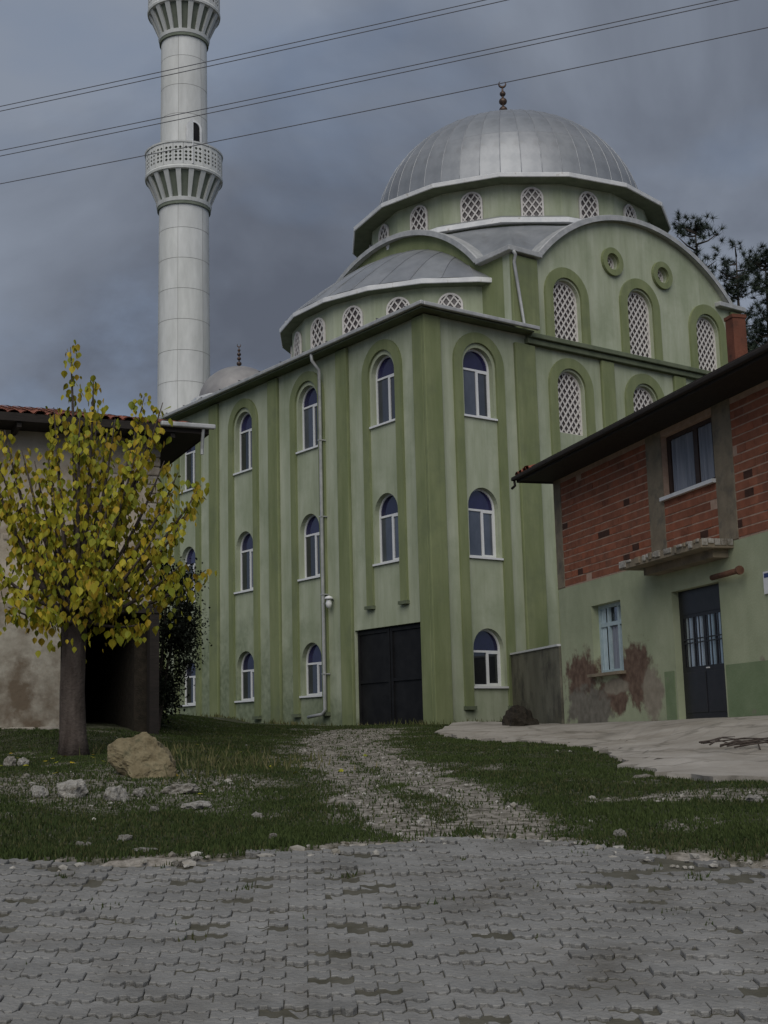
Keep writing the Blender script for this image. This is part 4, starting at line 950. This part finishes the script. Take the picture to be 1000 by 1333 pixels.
# ------------------------------------------------------------------ rocks
def rock_mesh(seed, sub=3, rough=.28, flat=.0):
    rs = np.random.default_rng(seed); bm = bmesh.new(); bmesh.ops.create_icosphere(bm, subdivisions=sub, radius=1)
    pl = [(Vector(rs.normal(size=3)).normalized(), rs.uniform(.55, .9)) for _ in range(11)]
    off = rs.uniform(0, 9, 3)
    for v in bm.verts:
        p = v.co.copy()
        for n_, d_ in pl:
            e = p.dot(n_) - d_
            if e > 0: p -= n_ * e * .9
        s_ = 1 + rough * .3 * (math.sin(p.x * 5 + off[0]) * math.sin(p.y * 6 + off[1]) + .6 * math.sin(p.z * 9 + off[2]) * math.sin(p.x * 11 + off[1]))
        s_ += rough * .32 * noise.fractal(p * 2.6 + Vector(off), .9, 2.1, 5) + rough * .10 * noise.noise(p * 14 + Vector(off))
        v.co = p * s_
    m = bpy.data.meshes.new('rock'); bm.to_mesh(m); bm.free(); return m
def on_ground(px, py):
    d = ray(px, py); t = 3.0
    while t < 60:
        p = EYE + d * t
        if p.z < tz(p.x, p.y): return p
        t += .02
    return EYE + d * 30
RK = [rock_mesh(s, 4, .4) for s in range(6)]
for m_ in RK: m_.materials.append(MT['rock'])
def rock(px, py, wpx, hpx, label, i=0, m=None, grp=None):
    """px,py: bottom centre in the photograph"""
    p = on_ground(px, py - 2); sc_ = p.y / FPX
    w_, h_ = wpx * sc_ / 2, hpx * sc_ / 2
    o = ob('rock' if m is None else 'boulder', m or RK[i % 6], None, None, (p.x, p.y + w_ * .5, p.z + h_ * .48), (random.uniform(-.2, .2), random.uniform(-.2, .2), random.uniform(0, 6)), (w_ * 1.12, w_ * .95, h_ * 1.25))
    return tag(o, label, 'rock' if m is None else 'boulder', grp)
bm2 = rock_mesh(21, 5, .3); bm2.materials.append(MT['boulder'])
bo = rock(180, 1014, 92, 62, 'large ochre boulder beside the foot of the yellow-leaved tree', m=bm2); bo.rotation_euler = (.1, -.12, 2.3)
for a in [(90, 1040, 46, 32, 'large pale rock leaning at the front of the bare soil under the tree', 0), (150, 1046, 28, 25, 'whitest rock of the group, right in front of the ochre boulder', 1),
          (51, 1040, 24, 20, 'squat grey rock touching the large pale rock', 2), (10, 1000, 17, 17, 'rounded white rock farthest from the boulder in the grass beside the trunk', 3), (29, 999, 17, 14, 'rounded grey rock next to the white one beside the trunk', 4),
          (181, 1040, 19, 13, 'small grey stone between the whitest rock and the long flat slab', 5), (232, 1036, 44, 16, 'low grey-brown stone half buried in bare soil below the boulder', 1), (251, 1056, 42, 13, 'long flat pale slab lying in the grass below the boulder', 2),
          (200, 1060, 15, 10, 'pair-sized pale stone just before the whitest rock', 3), (335, 1067, 15, 9, 'lone pinkish stone in the lawn between boulder and track', 4), (163, 1098, 22, 13, 'pale lumpy stone in the grass near the paving edge', 0),
          (103, 1105, 12, 9, 'small tan stone beside a twin near the paving edge', 1), (115, 1104, 10, 7, 'tiny tan stone, the smaller of the twins near the paving edge', 2), (185, 1112, 42, 7, 'thin flat stone flush with the grass at the paving edge', 3),
          (230, 1130, 11, 9, 'white pebble standing on the first pavers', 4), (355, 1097, 14, 11, 'reddish stone near the broken paving edge', 5), (248, 1124, 32, 8, 'flat broken concrete piece at the paving edge', 0),
          (808, 1092, 15, 12, 'lone white stone in the lawn before the concrete apron', 1), (280, 1026, 9, 8, 'small round stone at the end of the bare soil', 2), (790, 934, 10, 11, 'small yellowish stone against the foot of the green plaster wall', 3),
          (840, 1016, 30, 8, 'broken flat lump of concrete fallen from the apron edge', 4), (985, 1048, 26, 12, 'brownish rubble lump by the apron at the side of the street', 5)]:
    rock(*a)
# dark soil heap at the wall
hp = at_y(678, 935, 29.5); hp.z = tz(hp.x, hp.y)
m_ = rock_mesh(33, 4, .5); m_.materials.append(MT['soil'])
tag(ob('soil_heap', m_, None, None, (hp.x, hp.y, hp.z + .02), (0, 0, .4), (.5, .55, .46)), 'small dark heap of soil against the low concrete wall', 'soil heap')
# pebbles strewn on the track and soil
b_ = MB(); rn = []
ico = bmesh.new(); bmesh.ops.create_icosphere(ico, subdivisions=1, radius=1); iv = np.array([v.co[:] for v in ico.verts]); ifs = [tuple(v.index for v in f.verts) for f in ico.faces]; ico.free()
V = []; Fp = []; cnt = 0
cand_x = rng.uniform(-5.5, 4.5, 60000); cand_y = 7.2 + 24 * rng.uniform(0, 1, 60000) ** 1.6
mk = dirtmask(cand_x, cand_y); keep = (rng.uniform(0, 1, 60000) < .075 * np.clip(mk - .35, 0, 1) * (1.4 - cand_y / 40) + .0018) & (cand_y > edge(cand_x) - .3)
for x, y in zip(cand_x[keep], cand_y[keep]):
    s_ = float(np.clip(rng.lognormal(-4.15, .45), .008, .04)); A = iv * (s_ * rng.uniform(.7, 1.3, 3) * np.array([1, 1, .55])) * (1 + .18 * rng.normal(size=(len(iv), 1)))
    V.append(A + np.array([x, y, tz(x, y) + s_ * .2])); Fp += [tuple(k_ + cnt for k_ in f) for f in ifs]; cnt += len(iv); rn += [random.random()] * len(iv)
m_ = bpy.data.meshes.new('gravel'); m_.from_pydata(np.concatenate(V).tolist(), [], Fp); q = m_.attributes.new('rnd', 'FLOAT', 'POINT'); q.data.foreach_set('value', np.array(rn, np.float32))
tag(ob('gravel', m_, MT['rock']), 'loose pale gravel and pebbles strewn along the track to the gate', 'gravel', kind='stuff')

# ------------------------------------------------------------------ grass
def inside_apron(x, y):
    ok = np.zeros(len(x), bool); poly = np.concatenate([fi, ba[::-1]])
    j = len(poly) - 1
    for i in range(len(poly)):
        xi, yi = poly[i]; xj, yj = poly[j]
        c = ((yi > y) != (yj > y)) & (x < (xj - xi) * (y - yi) / (yj - yi + 1e-12) + xi); ok ^= c; j = i
    return ok
lc2 = np.array(house.matrix_basis.inverted()); mi2 = np.array(mosque.matrix_basis.inverted()); ol2 = np.array(old.matrix_basis.inverted())
def blades(n, hmin, hmax, sel, name, mt, label, wbase=.006, ymax=34, bias=1.5, ymin=7.0):
    y = ymin + (ymax - ymin) * rng.uniform(0, 1, n) ** bias; x = rng.uniform(-1, 1, n) * np.minimum(8, .36 * y + 1.0)
    k_ = sel(x, y); x, y = x[k_], y[k_]
    ip = inside_apron(x, y)
    P_ = np.stack([x, y, np.zeros_like(x), np.ones_like(x)], 1)
    q1 = P_ @ lc2.T; q2 = P_ @ mi2.T; q3 = P_ @ ol2.T
    bad = ip | ((q1[:, 1] > -.05) & (q1[:, 0] > -.1)) | ((q2[:, 0] > -.14) & (q2[:, 1] > -.14)) | ((q3[:, 1] > -.05) & (q3[:, 0] < .05)) 
    x, y = x[~bad], y[~bad]; n = len(x); z = terr(x, y)
    h = rng.uniform(hmin, hmax, n) * (1 + .3 * wob(x * 1.4, y * 1.2)); h = np.maximum(h, hmin * .5); w = wbase * (1 + y / 14)
    a = rng.uniform(0, 2 * PI, n); lean = rng.uniform(0, .8, n); la = rng.uniform(0, 2 * PI, n)
    A = np.stack([x - w * np.cos(a), y - w * np.sin(a), z - .01], 1); B = np.stack([x + w * np.cos(a), y + w * np.sin(a), z - .01], 1)
    Cc = np.stack([x + h * lean * np.cos(la), y + h * lean * np.sin(la), z + h], 1)
    V = np.stack([A, B, Cc], 1).reshape(-1, 3); m = bpy.data.meshes.new(name)
    m.vertices.add(len(V)); m.vertices.foreach_set('co', V.ravel()); m.loops.add(3 * n); m.loops.foreach_set('vertex_index', np.arange(3 * n)); m.polygons.add(n)
    m.polygons.foreach_set('loop_start', np.arange(n) * 3); m.update(calc_edges=True)
    rnd_ = np.repeat((.5 + .35 * wob(x * .8, y * .6) + rng.uniform(-.25, .25, n)) % 1, 3).astype(np.float32)
    q = m.attributes.new('rnd', 'FLOAT', 'POINT'); q.data.foreach_set('value', rnd_)
    return tag(ob(name, m, mt), label, 'grass', kind='stuff')
blades(420000, 0.014, .036, lambda x, y: (y > edge(x) + .05) & (rng.uniform(0, 1, len(x)) > dirtmask(x, y) * 1.15 - .12), 'grass', MT['grass'], 'short dark green grass on the slope below the mosque')
def weed_sel(x, y):
    q = wob(x * 2.6 + 1.7, y * 3.4) + .5 * wob(x * 7 + 3, y * 6)
    return (y < edge(x) + .1) & (rng.uniform(0, 1, len(x)) < .5 * ss(.75, 1.3, q) * ss(5.2, 7.6, y))
blades(60000, .008, .03, weed_sel, 'joint_weeds', MT['grass'], 'small weeds and moss growing in the paving joints', .004, 8.6, .8, 5.0)
def tuft_sel(x, y):
    d = np.minimum(np.hypot((x + 2.1) / 1.0, (y - 17) / 2.2), np.hypot((x + 3.3) / 1.2, (y - 19.5) / 1.0))
    s_ = np.exp(-d ** 2 * 1.4)
    q2 = np.stack([x, y, 0 * x, 0 * x + 1], 1) @ mi2.T
    s_ = np.maximum(s_, .8 * ((np.minimum(np.abs(q2[:, 0] + .35), 9) < .28) & (q2[:, 1] > -.5)) * (wob(x * 1.5, y) > -.2))
    s_ = np.maximum(s_, .9 * ((np.abs(q2[:, 1] + .35) < .28) & (q2[:, 0] > -.5) & (q2[:, 0] < 3)))
    return rng.uniform(0, 1, len(x)) < s_ * .55
blades(90000, .05, .17, tuft_sel, 'dry_grass', MT['drygrass'], 'taller yellowish grass and weeds by the boulder and along the mosque foot', .006, 42, 1.0)

# ------------------------------------------------------------------ mulberry tree with autumn leaves
tb = on_ground(95, 984); TY = tb.y
tree = tag(empty('mulberry_tree', tb), 'small pollarded tree with yellow-green autumn leaves in front of the old house', 'tree')
def tl(px, py, dy=0): p = at_y(px, py, TY + dy); return p - tb
wv = TY / FPX
tp = [tl(96, 990), tl(95, 960), tl(94, 900), tl(96, 850), tl(97, 812), tl(97, 790)]
trunk = MB().tube(tp, [.24, .19, .175, .17, .18, .14], 16).build('trunk', MT['bark'], tree, smooth=True)
tips = [(92, 452, .1), (122, 490, -.2), (188, 516, .3), (212, 524, -.1), (6, 560, 0), (62, 585, .5), (178, 585, -.5), (214, 600, .4), (262, 632, 0), (245, 668, -.6), (268, 742, .3), (236, 735, -.4), (-6, 640, .5), (-25, 720, -.3),
        (25, 770, -.7), (104, 540, -.6), (140, 560, .6), (150, 620, -.9), (70, 640, -1.0), (110, 620, .9), (190, 690, .9), (30, 660, -.6), (160, 720, -1.1), (205, 745, .2), (60, 720, -1.2), (-15, 600, -.5), (130, 690, -1.2), (90, 690, 1.1), (45, 600, .2), (165, 650, .1), (225, 640, -.2), (20, 700, .8), (150, 545, .2), (70, 530, -.3), (28, 585, -.2), (198, 560, -.2), (232, 615, .3), (-12, 580, .3), (128, 530, .5), (115, 750, -1.2), (10, 790, .1), (60, 790, -.8), (150, 780, -.9), (185, 812, -.2), (200, 700, -.6)]
nodes = []
top_ = tl(97, 806)
limb_dirs = {}
for (px, py, dy) in tips:
    e = tl(px, py, dy); st = top_ + Vector((random.uniform(-.1, .1), random.uniform(-.1, .1), random.uniform(-.08, .1)))
    d = e - st; mid = st + d * .42 + Vector((d.x * .12, d.y * .2, -.10 - abs(d.x) * .10)) + Vector((random.gauss(0, .05), random.gauss(0, .05), 0))
    pts = []
    for i in range(9):
        t = i / 8; pts.append(st * (1 - t) ** 2 + mid * 2 * t * (1 - t) + e * t * t)
    L_ = d.length; MB().tube(pts, [.05 * (1 - i / 8) ** .8 * (L_ / 3) ** .5 + .006 for i in range(9)], 6).build('branch', MT['bark'], tree, smooth=True)
    nodes.append(pts)
# leaves
def leaf_geo(w=.052, l=.125):
    o_ = [(0, 0), (.62, .10), (1, .38), (.66, .68), (.22, .88), (0, 1.06), (-.22, .88), (-.66, .68), (-1, .38), (-.62, .10)]
    vs = [(0, l * .45, -.012)] + [(x * w, y * l, -.02 * abs(x) - .03 * y * y + (0 if x else .0)) for x, y in o_]
    return vs, [(0, i, i % 10 + 1) for i in range(1, 11)]
lv, lf = leaf_geo(); lvn = np.array(lv)
leafm = bpy.data.meshes.new('leaf'); leafm.from_pydata(lv, [], lf); leafm.materials.append(MT['leaf'])
leaves = []
for bi, pts in enumerate(nodes):
    Ltot = (Vector(pts[-1]) - Vector(pts[0])).length; n = int(24 + 32 * Ltot)
    for _ in range(n):
        t = random.uniform(.30 if bi > 4 else .38, 1.03) ** .85; i = min(int(t * 8), 7); f_ = t * 8 - i
        c = pts[i].lerp(pts[i + 1], min(f_, 1)); spread = .15 + .16 * (1 - abs(2 * t - 1.05)) if Ltot < 9 else .1
        if t > .55: spread = .075
        c = c + Vector((random.gauss(0, spread), random.gauss(0, spread * 1.1), random.gauss(-.04, spread * .8)))
        leaves.append((c, random.uniform(0, 2 * PI), random.gauss(-1.25, .33), random.uniform(-.6, .6), random.uniform(.45, 1.15)))
for (px, py, dy) in ((156, 816, -.1), (178, 806, -.1), (140, 822, 0), (190, 800, -.1), (165, 822, -.1), (170, 812, -.15)):
    for _ in range(4): leaves.append((tl(px + random.gauss(0, 5), py + random.gauss(0, 3), dy), random.uniform(0, 6.28), random.uniform(-1.5, -.6), random.uniform(-.4, .4), random.uniform(.6, .9)))
random.shuffle(leaves)
leaves.sort(key=lambda q: q[0].y)
def lmat(q): return Matrix.Translation(q[0]) @ Matrix.Rotation(q[1], 4, 'Z') @ Matrix.Rotation(q[2], 4, 'X') @ Matrix.Rotation(q[3], 4, 'Y') @ Matrix.Scale(q[4], 4)
cr_ = empty('crown', (0, 0, 0)); cr_.parent = tree
for q in leaves[:300]:
    o = bpy.data.objects.new('leaf', leafm); col.objects.link(o); o.parent = cr_; o.matrix_basis = lmat(q)
V = []; Fp = []; rn = []
for i, q in enumerate(leaves[300:]):
    A = np.array(lmat(q)); V.append(lvn @ A[:3, :3].T + A[:3, 3]); Fp += [tuple(k_ + i * 11 for k_ in f) for f in lf]; rn += [random.random()] * 11
m_ = bpy.data.meshes.new('leaf_mass'); m_.from_pydata(np.concatenate(V).tolist(), [], Fp); q = m_.attributes.new('rnd', 'FLOAT', 'POINT'); q.data.foreach_set('value', np.array(rn, np.float32))
tag(ob('leaf_mass', m_, MT['leaf'], cr_), kind='stuff')
# fallen leaves on the ground below
V = []; Fp = []; rn = []
for i in range(45):
    x = tb.x + random.gauss(.4, 1.6); y = tb.y + random.gauss(-1.5, 2.2); 
    if y < 8.2: y = 8.2 + random.random() * 4
    mm_ = Matrix.Translation((x, y, tz(x, y) + .035)) @ Matrix.Rotation(random.uniform(0, 6.28), 4, 'Z') @ Matrix.Rotation(random.gauss(0, .3), 4, 'X') @ Matrix.Scale(random.uniform(.4, .75), 4)
    A = np.array(mm_); V.append(lvn @ A[:3, :3].T + A[:3, 3]); Fp += [tuple(k_ + i * 11 for k_ in f) for f in lf]; rn += [random.random()] * 11
m_ = bpy.data.meshes.new('fallen_leaves'); m_.from_pydata(np.concatenate(V).tolist(), [], Fp); q = m_.attributes.new('rnd', 'FLOAT', 'POINT'); q.data.foreach_set('value', np.array(rn, np.float32))
tag(ob('fallen_leaves', m_, MT['leaf']), 'yellow leaves fallen on the grass under the tree', 'leaves', kind='stuff')

# ------------------------------------------------------------------ shrub added to darken the gap beside the old house
def shrub(name, loc, rx, ry, h, n, label, cat, lw=.05):
    root = tag(empty(name, loc), label, cat)
    for j in range(5):
        a = j * 1.3; MB().tube([(0, 0, -.1), (.2 * math.cos(a) * rx, .2 * math.sin(a) * ry, h * .35), (.5 * math.cos(a) * rx, .5 * math.sin(a) * ry, h * .75)], [.04, .03, .01], 6).build('stem', MT['bark'], root)
    V = []; Fp = []; rn = []
    cl = [(max(-.7, min(.62, random.gauss(0, .42))) * rx, random.gauss(0, .42) * ry, random.uniform(.08, .95) * h) for _ in range(46)]
    for i in range(n):
        c = random.choice(cl); p = Vector((c[0] + random.gauss(0, .15), c[1] + random.gauss(0, .15), max(.02, c[2] + random.gauss(0, .15))))
        A = np.array(Matrix.Translation(p) @ Matrix.Rotation(random.uniform(0, 6.3), 4, 'Z') @ Matrix.Rotation(random.gauss(-.5, .7), 4, 'X') @ Matrix.Scale(random.uniform(.3, .55), 4))
        V.append(lvn @ A[:3, :3].T + A[:3, 3]); Fp += [tuple(k_ + i * 11 for k_ in f) for f in lf]; rn += [random.random()] * 11
    m_ = bpy.data.meshes.new('foliage'); m_.from_pydata(np.concatenate(V).tolist(), [], Fp); q = m_.attributes.new('rnd', 'FLOAT', 'POINT'); q.data.foreach_set('value', np.array(rn, np.float32))
    tag(ob('foliage', m_, MT['evergreen'], root), kind='stuff'); return root
sp = at_y(205, 935, 26.0)  # made-up shrub, placed to supply the shade missing in this gap
shrub('added_shade_shrub', (sp.x, sp.y, tz(sp.x, sp.y)), 0.95, .8, 3.5, 17000, 'tall dark shrub added as shade in the gap between old house and mosque', 'shrub')

# ------------------------------------------------------------------ pines behind
def pine(px, py_top, Yd, spread_px, label, seed):
    rs = random.Random(seed); tpnt = at_y(px, py_top, Yd); bz = tz(tpnt.x, Yd); H = tpnt.z - bz
    root = tag(empty('pine_tree', (tpnt.x, Yd, bz)), label, 'tree', 'pine trees behind the mosque')
    MB().tube([(0, 0, -.3), (.15, 0, H * .4), (-.1, 0, H * .8), (0, 0, H)], [.28, .2, .09, .02], 8).build('trunk', MT['bark'], root)
    sw = spread_px * Yd / FPX; b_ = MB(); V = []; rn = []
    for j in range(80):
        t = rs.uniform(.40, 1.0); a = rs.uniform(0, 6.28); ln = sw * (1.15 - t * .75) * rs.uniform(.45, 1.1)
        s_ = Vector((0, 0, H * t)); e = s_ + Vector((math.cos(a) * ln, math.sin(a) * ln, ln * rs.uniform(.15, .7)))
        m0 = s_.lerp(e, .5) + Vector((0, 0, -.1)); b_.tube([s_, m0, e], [.05, .035, .01], 5)
        for _ in range(rs.randint(5, 9)):
            q = rs.uniform(.45, 1.05); c = s_.lerp(e, q) + Vector((rs.gauss(0, .25), rs.gauss(0, .25), rs.gauss(.05, .2)))
            for _ in range(42):
                d = Vector((rs.gauss(0, 1), rs.gauss(0, 1), rs.gauss(.5, .9))).normalized() * rs.uniform(.18, .38); w_ = d.orthogonal().normalized() * .019
                V += [c - w_, c + w_, c + d]; rn += [rs.random()] * 3
    b_.build('branches', MT['bark'], root)
    m_ = bpy.data.meshes.new('needles'); m_.from_pydata([tuple(v) for v in V], [], [(3 * i, 3 * i + 1, 3 * i + 2) for i in range(len(V) // 3)]); q = m_.attributes.new('rnd', 'FLOAT', 'POINT'); q.data.foreach_set('value', np.array(rn, np.float32))
    tag(ob('crown', m_, MT['needles'], root), kind='stuff')
pine(905, 288, 56, 70, 'tallest loose-crowned pine rising right behind the arched gable', 3)
pine(958, 325, 60, 62, 'shorter pine between the gable pine and the one over the brick house', 5)
pine(996, 330, 54, 60, 'pine with upright top rising over the roof of the brick house', 8)

# ------------------------------------------------------------------ overhead cables
poleA = None
def cable(p1, p2, zc, label, rad=.0048, grp='cables strung above the street'):
    a = at_z(*p1, zc); b2 = at_z(*p2, zc); d = (b2 - a); d.z = 0; d.normalize()
    s_ = a - d * 6; e = b2 + d * 8; L_ = (e - s_).length; pts = []
    for i in range(25):
        t = i / 24; p = s_.lerp(e, t); p.z = zc - .16 * 4 * t * (1 - t) * (L_ / 25) ** 2 * 1.0 + .10; pts.append(p)
    tag(MB().tube(pts, rad, 6).build('cable', MT['wire'], None, smooth=True), label, 'cable', grp)
    return s_, e
ends = []
ends.append(cable((0, 140), (632, 0), 9.0, 'topmost dark cable crossing the sky'))
ends.append(cable((0, 146), (660, 0), 9.0, 'dark cable running close below the topmost one'))
ends.append(cable((0, 196), (910, 3), 8.6, 'upper cable of the pair crossing the middle of the shaft above the minaret balcony'))
ends.append(cable((0, 203), (940, 2), 8.6, 'lower cable of the pair crossing the shaft above the minaret balcony'))
ends.append(cable((0, 239), (1000, 33), 8.1, 'lowest single cable, passing just over the crescent of the main dome'))
for side, nm in ((0, 'concrete pole carrying the cables on the old house side'), (1, 'concrete pole carrying the cables on the brick house side')):
    c = sum((Vector(e[side]) for e in ends), Vector()) / 5; zb_ = tz(c.x, c.y)
    root = tag(empty('utility_pole', (c.x, c.y, zb_)), nm, 'pole')
    MB().tube([(0, 0, -.5), (0, 0, 9.6 - zb_)], [.17, .11], 10).build('post', MT['pole'], root)
    for z in (8.2, 8.7, 9.1):
        es = [Vector(e[side]) for e in ends]; far_ = max(es, key=lambda q: (q - c).length); dd = far_ - c; dd.z = 0
        MB().bar((-dd.x, -dd.y, z - zb_), (dd.x, dd.y, z - zb_), .08, .08).build('cross_arm', MT['wood'], root)
# dry branches lying on the apron
root = None
for i, (px, py) in enumerate(((962, 968),)):
    p = on_ground(px, py + 8); p = Vector((4.55, 16.3, tz(4.55, 16.3) + .09))
    root = tag(empty('brushwood', p), 'small heap of dry twigs lying on the concrete apron', 'brushwood')
    for j in range(18):
        a = random.uniform(-1.4, 1.4); ln = random.uniform(.4, 1.1); o_ = Vector((random.gauss(0, .3), random.gauss(0, .25), random.uniform(.02, .12)))
        d = Vector((math.cos(a), math.sin(a), random.uniform(-.05, .15))) * ln
        MB().tube([o_ - d / 2, o_ + Vector((0, 0, .04)), o_ + d / 2], [.011, .009, .004], 5).build('twig', MT['bark'], root)
